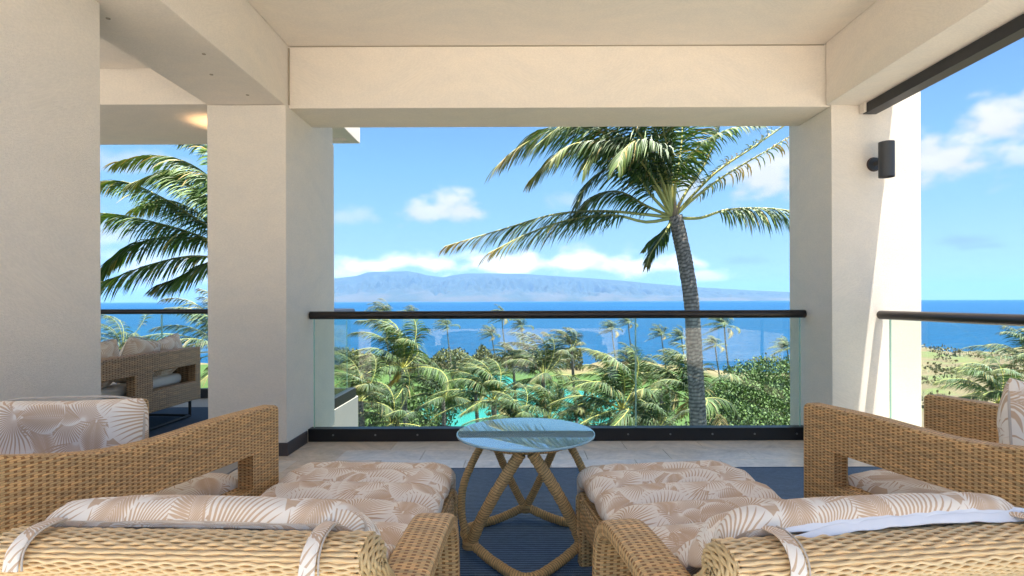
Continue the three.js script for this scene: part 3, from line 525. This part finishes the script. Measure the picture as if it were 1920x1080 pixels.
{ // the island across the channel
  const prof = [[380, 564], [450, 559], [500, 549], [550, 537], [600, 526], [627, 521], [650, 518], [668, 516], [690, 509], [705, 508], [735, 508], [765, 507], [785, 511], [800, 515], [832, 519], [850, 515], [875, 512], [930, 512], [980, 513], [1050, 518], [1100, 521], [1160, 526], [1220, 532], [1300, 539], [1400, 545], [1480, 549], [1560, 555], [1640, 562], [1660, 564]];
  const D0 = 13200, D1 = 16800, nx = 360, nz = 70, pos = [], idx = [], col = [];
  const ridge = (p) => { let i = 1; while (i < prof.length - 1 && prof[i][0] < p) i++; const t = clamp((p - prof[i - 1][0]) / (prof[i][0] - prof[i - 1][0])); return lerp(prof[i - 1][1], prof[i][1], t); };
  for (let j = 0; j <= nz; j++) for (let i = 0; i <= nx; i++) {
    const p = lerp(380, 1660, i / nx), u = j / nz, d = lerp(D0, D1 + 1200, u), x = (p - CX) * d / FOC, H = (CY - ridge(p)) / FOC * D1 + 20, s = clamp((d - D0) / (D1 - D0));
    let h = H * (s < 1 ? Math.pow(s, .72) : 1 - .2 * (d - D1) / 1200);
    const gul = 1 - Math.abs(n2(x / 900 + .25 * n2(x / 300, d / 900), d / 4200)), g2 = 1 - Math.abs(n2(x / 380 + 20, d / 1700));
    h *= 1 - (.62 * (1 - gul) + .26 * (1 - g2)) * Math.sin(Math.PI * clamp(s)) * 1.1; h = Math.max(h, s < .01 ? -2 : 2) + SEA;
    pos.push(x, h, -d); const n = fbm(x / 1500, d / 1500, 4); const lowDry = smooth(.45, .05, s) * smooth(-.2, .5, n + .15); col.push(lerp(.020, .045, lowDry) , lerp(.034, .048, lowDry), lerp(.026, .034, lowDry));
  }
  for (let j = 0; j < nz; j++) for (let i = 0; i < nx; i++) { const a = j * (nx + 1) + i, b = a + nx + 1; idx.push(a, a + 1, b, b, a + 1, b + 1); }
  const g = new THREE.BufferGeometry(); g.setAttribute('position', new THREE.Float32BufferAttribute(pos, 3)); g.setAttribute('color', new THREE.Float32BufferAttribute(col, 3)); g.setIndex(idx); g.computeVertexNormals();
  struct('hills', g, new THREE.MeshStandardMaterial({ vertexColors: true, roughness: 1 })); }
scene.fog = new THREE.FogExp2(new THREE.Color(.20, .48, 1), 3.0e-5);
{ // pool
  const s = new THREE.Shape(); const P = [[-14, 98], [-9, 106], [-3, 104], [0, 95], [5, 90], [11, 84], [16, 76], [16, 67], [9, 62], [2, 66], [-5, 61], [-11, 66], [-14, 80]].map(([x, d]) => new THREE.Vector2(x, d)); s.setFromPoints(new THREE.SplineCurve([...P, P[0]]).getPoints(90));
  const rim = new THREE.ShapeGeometry(s, 4).rotateX(-Math.PI / 2);
  struct('pool_water', rim.translate(0, GY + 1.25, 0), new THREE.MeshPhysicalMaterial({ color: new THREE.Color().setRGB(.014, .165, .15), roughness: .3, specularIntensity: .5, bumpMap: tex(256, 256, (u, v) => .5 + .5 * tfbm(u, v, 10, 3)), bumpScale: .05 })); }

// ================================================================ PALMS
const leafMat = new THREE.MeshPhysicalMaterial({ vertexColors: true, roughness: .64, transmission: .38, thickness: 0, side: THREE.DoubleSide, ior: 1.4 });
const ribMat = new THREE.MeshStandardMaterial({ color: new THREE.Color().setRGB(.34, .33, .10), roughness: .7 });
const ribYellow = new THREE.MeshStandardMaterial({ color: new THREE.Color().setRGB(.46, .42, .10), roughness: .6 });
const WIND = V(-1, -.06, .12).normalize();
// leaflets along a midrib given by points; returns [leaflets, midrib]
function frondGeo(pts, o) {
  const r = rng(o.seed), cv = new THREE.CatmullRomCurve3(pts, false, 'centripetal'), L = cv.getLength(), pos = [], col = [], idx = [];
  const segs = o.segs ?? 3, up0 = o.up ?? V(0, 1, 0);
  for (let k = 0; k < o.n; k++) for (const side of [-1, 1]) {
    const t = lerp(o.start ?? .2, .995, (k + r() * .6) / o.n), p = cv.getPointAt(t), T = cv.getTangentAt(t);
    let S = T.clone().cross(up0); if (S.length() < .15) S.set(0, 0, 1); S.normalize(); const N = S.clone().cross(T).normalize();
    if (r() < (o.gap ?? .04)) continue;
    const f = (t - (o.start ?? .2)) / (1 - (o.start ?? .2)), len = o.len * (.35 + .65 * Math.sin(Math.PI * Math.pow(f, .62) * .93 + .12)) * (.82 + .3 * r()), an = lerp(1.05, .45, f) + (r() - .5) * .16;
    const dir = S.clone().multiplyScalar(side * Math.sin(an)).addScaledVector(T, Math.cos(an)).addScaledVector(N, .18 + .2 * (r() - .5)).normalize();
    const green = r(), tip = smooth(.62, 1, f) * (o.brown ?? .5), old = r() < (o.old ?? .05) ? 1 : 0;
    const g2 = green * green; let c = [lerp(.018, .076, g2), lerp(.050, .138, g2), lerp(.009, .020, g2)]; const b = clamp(Math.max(old, tip * (.4 + .8 * r()))); c = [lerp(c[0], .26, b * .8), lerp(c[1], .185, b * .8), lerp(c[2], .07, b * .8)];
    if (o.tint) c = c.map((v, i) => v * o.tint[i]);
    const q = p.clone(), w0 = o.width * (.75 + .5 * r()), base = pos.length / 3; const tw = (r() - .5) * .9;
    for (let s = 0; s <= segs; s++) {
      const u = s / segs, w = w0 * (s === 0 ? .55 : s === segs ? .05 : 1 - .45 * u), W = dir.clone().cross(N).normalize(); W.applyAxisAngle(dir, tw + .5 * u);
      pos.push(q.x - W.x * w, q.y - W.y * w, q.z - W.z * w, q.x + W.x * w, q.y + W.y * w, q.z + W.z * w);
      for (let e = 0; e < 2; e++) { const m = 1 + .15 * (u - .5) * (1 - old); col.push(c[0] * m, c[1] * m, c[2] * m); }
      dir.addScaledVector(V(0, -1, 0), (o.droop ?? .35) * 2 / segs * (.6 + .6 * r())).addScaledVector(WIND, (o.wind ?? .3) * 2 / segs).normalize(); q.addScaledVector(dir, len / segs);
      if (s < segs) { const a = base + s * 2; idx.push(a, a + 1, a + 2, a + 2, a + 1, a + 3); }
    }
  }
  const g = new THREE.BufferGeometry(); g.setAttribute('position', new THREE.Float32BufferAttribute(pos, 3)); g.setAttribute('color', new THREE.Float32BufferAttribute(col, 3)); g.setIndex(idx); g.computeVertexNormals();
  const R = o.rib ?? .022, rg = new THREE.TubeGeometry(cv, o.ribSegs ?? 20, R, 6), P = rg.attributes.position, U = rg.attributes.uv, c0 = V(0, 0, 0);
  for (let i = 0; i < P.count; i++) { const t = U.getX(i); cv.getPointAt(t, c0); const k = lerp(1.35, .22, Math.pow(t, .7)); P.setXYZ(i, c0.x + (P.getX(i) - c0.x) * k, c0.y + (P.getY(i) - c0.y) * k, c0.z + (P.getZ(i) - c0.z) * k); }
  return [g, rg];
}
function addFrond(parent, pts, o) { const [g, rib] = frondGeo(pts, o); const f = part('frond', g, leafMat, parent); part('midrib', rib, o.ribMat ?? ribMat, f); return f; }
const barkH = tex(256, 512, (u, v) => .5 + .35 * tfbm(u, v, 22, 4) + .15 * Math.sin(v * 80)), barkMat = new THREE.MeshStandardMaterial({ vertexColors: true, roughness: .95, bumpMap: rep(barkH, 1, 3), bumpScale: .01 });
function trunkGeo(pts, r0, r1, ringStep, seed, radial = 22) {   // ringed trunk, pts from the ground up
  const cv = new THREE.CatmullRomCurve3(pts, false, 'centripetal'), L = cv.getLength(), N = Math.min(700, Math.ceil(L / (ringStep / 4))), g = new THREE.TubeGeometry(cv, N, 1, radial), p = g.attributes.position, uv = g.attributes.uv, col = [], c = V(0, 0, 0);
  for (let i = 0; i < p.count; i++) {
    const t = uv.getX(i), a = uv.getY(i) * 2 * Math.PI; cv.getPointAt(t, c); const s = t * L, wob = .35 * n3(Math.cos(a) * .9 + seed, Math.sin(a) * .9, s * .7), q = s / ringStep + wob, f = q - Math.floor(q), ring = f < .7 ? f / .7 : 1 - (f - .7) / .3;
    const nn = n3(Math.cos(a) * 1.6 + seed * 3, Math.sin(a) * 1.6, s / ringStep * .9), r = lerp(r0, r1, Math.pow(t, .8)) * (1 + .05 * (ring - .5) + .05 * nn) + .05 * Math.exp(-s * 1.5);
    p.setXYZ(i, c.x + (p.getX(i) - c.x) * r, c.y + (p.getY(i) - c.y) * r, c.z + (p.getZ(i) - c.z) * r);
    const scar = f > .66 ? .34 : 1, k = (.27 + .11 * nn) * scar * (.85 + .3 * n2(a * 2 + seed, s * 9)); col.push(k * 1.06, k * .93, k * .78); uv.setXY(i, uv.getY(i), s / 1.2);
  }
  g.setAttribute('color', new THREE.Float32BufferAttribute(col, 3)); g.computeVertexNormals(); return g;
}
// a frond by pixels of the photograph, as metres from the crown at that distance; dz is toward the camera at the tip
function frondPts(base, list, d, dz) { const n = list.length; return [V(0, 0, 0), ...list.map(([x, y], k) => V((x - base[0]) * d / FOC, (base[1] - y) * d / FOC, dz * Math.pow((k + 1) / n, 1.3)))]; }
const LK = 1.2;
{ // tall palm before the front railing
  const D = 10, base = [1262, 408], c = px(...base, D), t = thing('palm_tree', 'tall coconut palm with ringed grey trunk close in front of the railing', 'palm tree', [0, 0, 0]);
  const ground = hillY(c.x + .5, D); t.position.set(c.x, ground, c.z); const up = c.y - ground;
  const rel = (x, y) => V((x - base[0]) * D / FOC, up + (base[1] - y) * D / FOC, 0);
  part('trunk', trunkGeo([V(.35, -.2, 0), V(.50, up * .4, 0), rel(1311, 900), rel(1308, 790), rel(1302, 680), rel(1296, 570), rel(1286, 500), rel(1274, 440), rel(1266, 405)], .205, .125, .066, 4, 30), barkMat, t);
  const crown = new THREE.Group(); crown.name = 'crown'; crown.position.y = up; t.add(crown);
  const F = [
    [[[1210, 330], [1130, 255], [1050, 250], [970, 290], [935, 325]], .6, { n: 105, len: .78 * LK, brown: .9 }],
    [[[1225, 330], [1165, 250], [1095, 225], [1015, 235], [950, 285]], -.4, { n: 105, len: .8 * LK, brown: .5 }],
    [[[1232, 330], [1190, 255], [1130, 225], [1060, 250], [1000, 300]], .9, { n: 100, len: .72 * LK, brown: .2 }],
    [[[1240, 310], [1215, 220], [1160, 170], [1080, 180]], .3, { n: 100, len: .8 * LK, brown: .2 }],
    [[[1222, 370], [1185, 325], [1140, 320], [1100, 350], [1075, 395]], .5, { n: 90, len: .62 * LK, brown: .3 }],
    [[[1215, 385], [1165, 355], [1120, 360], [1085, 395]], -.5, { n: 80, len: .55 * LK, brown: .3 }],
    [[[1200, 402], [1130, 398], [1040, 405], [950, 432], [840, 466]], .5, { n: 110, len: .56 * LK, brown: 1.2, droop: .8, wind: .1, start: .24 }],
    [[[1210, 418], [1150, 408], [1070, 417], [990, 445], [920, 482]], .9, { n: 105, len: .6 * LK, brown: .8, droop: .85, wind: .1, start: .27 }],
    [[[1248, 432], [1232, 452], [1212, 478], [1200, 502]], .5, { n: 60, len: .36, brown: .8, start: .15, wind: .1 }],
    [[[1250, 432], [1240, 440], [1222, 460]], -.6, { n: 50, len: .34, brown: .3, start: .15, wind: .1 }],
    [[[1310, 410], [1350, 398], [1400, 396], [1450, 402], [1500, 418]], .6, { n: 100, len: .58 * LK, brown: .3, droop: .85, wind: .12, start: .33 }],
    [[[1295, 370], [1340, 325], [1400, 285], [1480, 232], [1520, 215]], .4, { n: 90, len: .38 * LK, brown: .9, droop: .5, wind: .6, gap: .2, old: .3, start: .22 }],
    [[[1285, 365], [1318, 320], [1345, 270], [1370, 200], [1385, 150]], -.5, { n: 85, len: .42 * LK, brown: .2, droop: .5, wind: .55, gap: .15 }],
    [[[1258, 330], [1258, 250], [1240, 170], [1190, 110]], .2, { n: 100, len: .7 * LK, brown: .1 }],
    [[[1270, 340], [1285, 270], [1290, 200], [1270, 130]], -.6, { n: 95, len: .62 * LK, brown: .1 }],
    [[[1250, 330], [1235, 255], [1200, 190], [1140, 150]], .9, { n: 100, len: .75 * LK, brown: .2 }],
    [[[1240, 345], [1205, 290], [1155, 275], [1105, 305], [1080, 345]], 1.1, { n: 95, len: .66 * LK, brown: .2 }],
    [[[1236, 330], [1185, 265], [1120, 250], [1050, 272], [1000, 318]], -.8, { n: 100, len: .75 * LK, brown: .4 }],
    [[[1228, 350], [1180, 300], [1120, 285], [1060, 300], [1025, 335]], 1.3, { n: 95, len: .65 * LK, brown: .3 }],
    [[[1244, 330], [1222, 270], [1180, 245], [1120, 240]], -1.2, { n: 95, len: .8 * LK, brown: .1 }],
    [[[1246, 340], [1225, 300], [1190, 285], [1150, 310], [1130, 350]], 1.5, { n: 90, len: .6 * LK, brown: .1 }],
    [[[1300, 372], [1350, 335], [1410, 300], [1470, 262]], 1.0, { n: 70, len: .34 * LK, brown: 1.2, droop: .8, wind: .5, gap: .25, old: .5, start: .2 }],
    [[[1268, 330], [1300, 285], [1345, 262], [1390, 262]], .9, { n: 60, len: .42, brown: .1, wind: .1, start: .3 }],
  ];
  F.forEach(([list, dz, o], k) => addFrond(crown, frondPts(base, list, D, dz), { tint: [1.55, 1.5, 1.1], width: .0145, droop: .85, wind: .17, gap: .04, old: .06, rib: .026, seed: 100 + k, segs: 4, ...o }));
  const sh = []; for (let k = 0; k < 9; k++) { const a = k * .75; sh.push(new THREE.ConeGeometry(.055, .42, 7).translate(0, .2, 0).rotateX(.28).rotateY(a).translate(.03, -.08, 0)); }
  part('leaf_sheath', mergeGeometries(sh), new THREE.MeshStandardMaterial({ color: new THREE.Color().setRGB(.26, .19, .11), roughness: .95 }), crown);
}
{ // palm seen between pillar and column
  const D = 12, base = [452, 470], c = px(...base, D), t = thing('palm_tree', 'coconut palm whose fronds fill the gap left of the column', 'palm tree', [0, 0, 0]); const ground = hillY(c.x, D); t.position.set(c.x, ground, c.z); const up = c.y - ground;
  part('trunk', trunkGeo([V(.5, -.2, 0), V(.3, up * .5, 0), V(.05, up * .9, 0), V(0, up, 0)], .2, .13, .07, 8, 18), barkMat, t);
  const crown = new THREE.Group(); crown.name = 'crown'; crown.position.y = up; t.add(crown);
  [[[[430, 390], [400, 335], [350, 304], [300, 300], [252, 314]], .5], [[[425, 400], [395, 350], [350, 320], [290, 310]], -.4], [[[420, 400], [370, 350], [340, 340], [310, 360]], 1], [[[415, 440], [365, 405], [310, 370], [250, 345], [190, 350]], .4], [[[400, 430], [350, 390], [290, 368], [220, 380]], -.6],
    [[[410, 455], [360, 435], [300, 418], [245, 408], [185, 412]], .8], [[[405, 455], [350, 445], [290, 450], [240, 475], [198, 528]], .3], [[[410, 482], [370, 482], [310, 498], [250, 525], [190, 552]], .9], [[[420, 482], [385, 500], [350, 522], [325, 535]], .5], [[[430, 400], [425, 340], [400, 280], [340, 250]], .2], [[[470, 400], [500, 350], [540, 330]], .3], [[[480, 470], [530, 470], [570, 500]], .3], [[[460, 400], [470, 330], [450, 260]], -.4]]
    .forEach(([l, dz], k) => addFrond(crown, frondPts(base, l, D, dz), { tint: [2.0, 1.9, 1.1], n: 120, len: .85, width: .018, droop: .8, wind: .15, brown: .35, rib: .024, seed: 300 + k, segs: 4, start: .2 }));
}
// wind-swept palms further off: a crown of fronds that all bend to the left
function sweptCrown(parent, size, nf, n, seed, o = {}) {
  const r = rng(seed), crown = new THREE.Group(); crown.name = 'crown'; parent.add(crown);
  const old = Math.floor(nf * .12);
  for (let k = 0; k < nf; k++) {
    const az = k * 2.399 + r() * .5, el = lerp(1.5, -.25, Math.pow((k + .5) / nf, 1.15)) + (r() - .5) * .22, L = size * (.8 + .35 * r()), dir = V(Math.cos(az) * Math.cos(el), Math.sin(el), Math.sin(az) * Math.cos(el)), pts = [V(0, 0, 0)], q = V(0, 0, 0), ns = 8, w = (o.wind ?? .27) * (.7 + .6 * r());
    for (let s = 0; s < ns; s++) { q.addScaledVector(dir, L / ns); pts.push(q.clone()); const u = (s + 1) / ns; dir.addScaledVector(V(0, -1, 0), .24 * u + .02).addScaledVector(WIND, w * (.2 + 1.1 * u)).normalize(); }
    const dead = k >= nf - old && r() < .6;
    addFrond(crown, pts, { n, len: size * (.24 + .05 * r()), width: size * (o.wide ?? .0062), droop: .55 + .25 * r(), wind: .22, brown: dead ? 1.4 : .2 + .4 * r(), old: dead ? .8 : .05, gap: .05 + .1 * r(), rib: size * .0075, ribSegs: 12, seed: seed * 13 + k, segs: o.segs ?? 3, start: .2, tint: o.tint, ribMat: o.yellow ? ribYellow : ribMat });
  }
  return crown;
}
function palm(label, x, y, d, size, o = {}) {
  const c = px(x, y, d), t = thing('palm_tree', label, 'palm tree', [c.x, 0, c.z], 0, o.group), g = hillY(c.x, d); t.position.y = g; const up = c.y - g, lean = o.lean ?? .5;
  part('trunk', trunkGeo([V(lean, -.3, 0), V(lean * .8, up * .35, 0), V(lean * .25, up * .75, 0), V(0, up, 0)], o.r ?? .17, (o.r ?? .17) * .62, o.ring ?? .14, o.seed, o.radial ?? 12), barkMat, t);
  const cr = sweptCrown(t, size, o.nf ?? 20, o.n ?? 60, o.seed, o); cr.position.y = up; cr.rotation.y = o.turn ?? 0; return t;
}
palm('mid distance palm with slim grey trunk left of the rope table', 756, 692, 27, 3.3, { seed: 41, nf: 17, n: 80, r: .17, tint: [1.4, 1.35, 1], yellow: true });
const G1 = 'wind bent palms below the balcony';
[['bushy wind bent palm low beside the terrace corner on the left', 676, 752, 22, 2.5, 42, [1.2, 1, .8]], ['dense wind bent palm right of the slim grey trunk', 830, 745, 29, 2.5, 43, [.7, .85, 1]], ['wind bent palm behind the left rim of the glass table', 925, 752, 23, 2.5, 44, [1.05, 1.15, .9]], ['large wind bent palm straight above the glass table', 1018, 708, 31, 3.3, 45, [1, .92, 1.1]], ['wind bent palm just left of the pool patches', 1030, 790, 21, 2.2, 46, [1.2, 1.1, .8]],
  ['yellow ribbed wind bent palm right of the glass table', 1166, 768, 20, 2.9, 47, [1.2, 1.2, .9]], ['palm bent left against the tall ringed trunk', 1296, 752, 21, 2.8, 48, [1.15, 1.15, 1]], ['smaller wind bent palm showing above the pool on the right', 1186, 690, 40, 2.2, 49, [.9, .95, 1]], ['shaded palm low under the slim trunked palm', 735, 795, 23, 2.3, 50, [.7, .85, .9]], ['wind bent palm topping the hedge above the table', 1072, 655, 46, 2.7, 53, [1.2, .95, .9]], ['half hidden palm low between pool and lawn', 1235, 805, 19, 2.0, 54, [.9, 1, .9]]]
  .concat([['palm with a thin trunk at the near pool edge', 890, 712, 36, 2.2, 56, [.8, .95, 1]], ['short palm in front of the shore hedge', 962, 676, 48, 2.4, 57, [1.1, 1, .9]], ['low palm hidden by the right rim of the glass table', 1098, 795, 22, 2.0, 59, [1, 1.05, .8]], ['low palm hidden by the left rim of the glass table', 968, 800, 20, 1.9, 60, [.85, 1, .9]], ['palm left of the tall ringed trunk on the lawn edge', 1238, 722, 33, 2.3, 65, [1, 1.05, .95]]])
  .forEach(([l, x, y, d, s, seed, tint], k) => palm(l, x, y, d, s, { seed, nf: 15 + (k % 4), n: 74, group: G1, lean: .6, tint, yellow: k % 3 === 2 }));
palm('wind bent palm beyond the side railing on the right', 1872, 756, 15, 1.75, { seed: 61, nf: 14, n: 80, wind: .42, yellow: true, tint: [1.1, 1.15, .9] });
palm('palm at the right edge behind the black railing post', 1938, 690, 24, 2.6, { seed: 62, nf: 16, n: 60 });
palm('palm beyond the sofa at the terrace rail', 418, 660, 17, 2.5, { seed: 63, nf: 18, n: 60 });
palm('yellow green palm top behind the near end of the sofa', 228, 655, 26, 2.1, { seed: 64, nf: 16, n: 50 });
[['distant shore palm just over the handrail on the left', 722, 590, 95, 4.8, 71], ['lone distant palm top above the handrail', 776, 590, 105, 3.6, 72], ['thin distant palm standing in front of open sea', 838, 612, 112, 4.0, 73], ['distant palm left of a taller pair on the shore', 922, 628, 118, 4.2, 74], ['tallest distant palm of the left shore group', 941, 596, 112, 4.6, 75], ['distant palm leaning right in the left shore group', 978, 613, 125, 4.4, 76],
  ['left palm of a distant pair above the lawn', 1147, 618, 120, 4.4, 77], ['right palm of a distant pair above the lawn', 1178, 606, 122, 4.2, 78], ['distant palm on the shore left of the ringed trunk', 1240, 628, 118, 4.4, 79], ['distant palm nearest left of the ringed trunk', 1278, 635, 112, 4.4, 80], ['distant palm low right of the ringed trunk', 1341, 648, 92, 3.6, 81], ['tallest distant palm right of the ringed trunk', 1358, 612, 85, 4.4, 82], ['lone distant palm beside the right column', 1476, 655, 100, 4.6, 83]]
  .forEach(([l, x, y, d, s, seed]) => palm(l, x, y, d, s * .74, { seed, nf: 18, n: 36, segs: 2, wide: .011, r: .16, ring: .4, radial: 7, group: 'palms along the shore', lean: .9, wind: .42 }));

// ================================================================ BUSHES
const bushMat = new THREE.MeshPhysicalMaterial({ color: 0xffffff, roughness: .7, transmission: .25, thickness: 0, side: THREE.DoubleSide });
function leafGeo() { const g = new THREE.BufferGeometry(); g.setAttribute('position', new THREE.Float32BufferAttribute([0, 0, 0, -.32, .45, .06, 0, .5, -.05, .32, .45, .06, 0, 1, .02], 3)); g.setIndex([0, 2, 1, 0, 3, 2, 1, 2, 4, 2, 3, 4]); g.computeVertexNormals(); return g; }
const leaf = leafGeo();
function leaves(name, n, size, place, tone, parent, seed) {
  const m = new THREE.InstancedMesh(leaf, bushMat, n), r = rng(seed), o = new THREE.Object3D(), c = new THREE.Color(); m.name = name;
  for (let k = 0; k < n; k++) { const p = place(r); o.position.copy(p); o.rotation.set((r() - .5) * 2.6, r() * 6.28, (r() - .5) * 2.6); o.scale.setScalar(size * (.6 + .8 * r())); o.updateMatrix(); m.setMatrixAt(k, o.matrix); const t = tone(r, p); m.setColorAt(k, c.setRGB(...t)); }
  m.castShadow = m.receiveShadow = true; m.userData.kind = 'stuff'; parent.add(m); return m;
}
const leafTone = (r) => { const k = r(); return [lerp(.025, .095, k), lerp(.065, .17, k), lerp(.010, .023, k)]; };
{ // the broad leafed tree at the right of the front view
  const mk = (label, blobs, n, seed, size) => { const c0 = blobs[0], t = thing('leafy_tree', label, 'tree', [c0[0], hillY(c0[0], -c0[2]), c0[2]]), g = t.position;
    part('trunk', trunkGeo([V(0, -.2, 0), V(.2, 2, 0), V(0, c0[1] - g.y, 0)], .25, .12, .3, seed, 10), barkMat, t);
    leaves('crown', n, size, (r) => { const b = blobs[Math.floor(r() * blobs.length)], a = V(r() - .5, r() - .5, r() - .5).normalize().multiplyScalar(b[3] * (.55 + .45 * Math.sqrt(r())) * (1 + .28 * n3(a0(r), b[0], b[1]))); a.y *= .8; return V(b[0] + a.x - g.x, b[1] + a.y - g.y, b[2] + a.z - g.z); }, leafTone, t, seed); return t; };
  const a0 = (r) => r() * 9;
  const bl = (list) => list.map(([x, y, d, rad]) => { const p = px(x, y, d); return [p.x, p.y, p.z, rad]; });
  mk('bright green broad leafed tree filling the corner by the right column', bl([[1430, 770, 34, 2.2], [1400, 720, 36, 1.6], [1450, 705, 38, 1.7], [1365, 780, 33, 1.7], [1480, 740, 36, 2.1], [1500, 800, 33, 2.2], [1420, 820, 31, 2], [1345, 750, 37, 1.2], [1390, 745, 34, 1.3], [1540, 730, 37, 2.2]]), 26000, 5, .17);
  mk('dark green leafy shrub tree low behind the slim trunked palm', bl([[830, 730, 40, 1.8], [800, 770, 36, 2], [870, 735, 44, 1.6], [720, 770, 34, 2.2]]), 9000, 6, .2);
}
{ // hedge along the shore and undergrowth on the slope
  const t = thing('shore_hedge', 'long low hedge of shrubs along the shore left of the lawn', 'hedge', [0, GY, -120]);
  leaves('foliage', 16000, .6, (r) => { const x = lerp(-48, 14, r()), d = 120 + 9 * r() + 3 * n2(x * .1, 2), y = hillY(x, d) + Math.pow(r(), .8) * (3.4 + 1.6 * n2(x * .16, 7)); return V(x, y - GY, 120 - d); }, (r) => { const k = r(); return [lerp(.045, .12, k), lerp(.065, .13, k), .026]; }, t, 91);
  const u = new THREE.Group(); u.name = 'undergrowth'; u.userData = { kind: 'stuff', label: 'green undergrowth beneath the palms on the slope', category: 'undergrowth' }; scene.add(u);
  leaves('foliage', 75000, .42, (r) => { let x, d; do { d = lerp(9, 84, Math.pow(r(), .8)); x = (r() - .5) * 1.75 * d; } while (n2(x * .12, d * .12) + (d > 58 ? -.3 : .28) < 0 || x > .5 * d + 2); return V(x, hillY(x, d) + Math.pow(r(), 1.2) * (2.4 + 1.8 * n2(x * .2, d * .2)), -d); }, (r) => { const k = r(); return [lerp(.02, .08, k), lerp(.045, .12, k), lerp(.010, .022, k)]; }, u, 92);
  const v = new THREE.Group(); v.name = 'shore_scrub'; v.userData = { kind: 'stuff', label: 'dry scrub dotted over the brown shore field on the right', category: 'scrub' }; scene.add(v);
  leaves('foliage', 4000, .6, (r) => { let x, d; do { d = lerp(60, 158, r()); x = lerp(40, 160, r()); } while (n2(x * .06, d * .06) < .55); return V(x, hillY(x, d) + r() * r() * 1.6, -d); }, (r) => { const k = r(); return [lerp(.07, .2, k), lerp(.08, .16, k), lerp(.03, .08, k)]; }, v, 93);
}
shade(scene);
renderer.render(scene, camera);
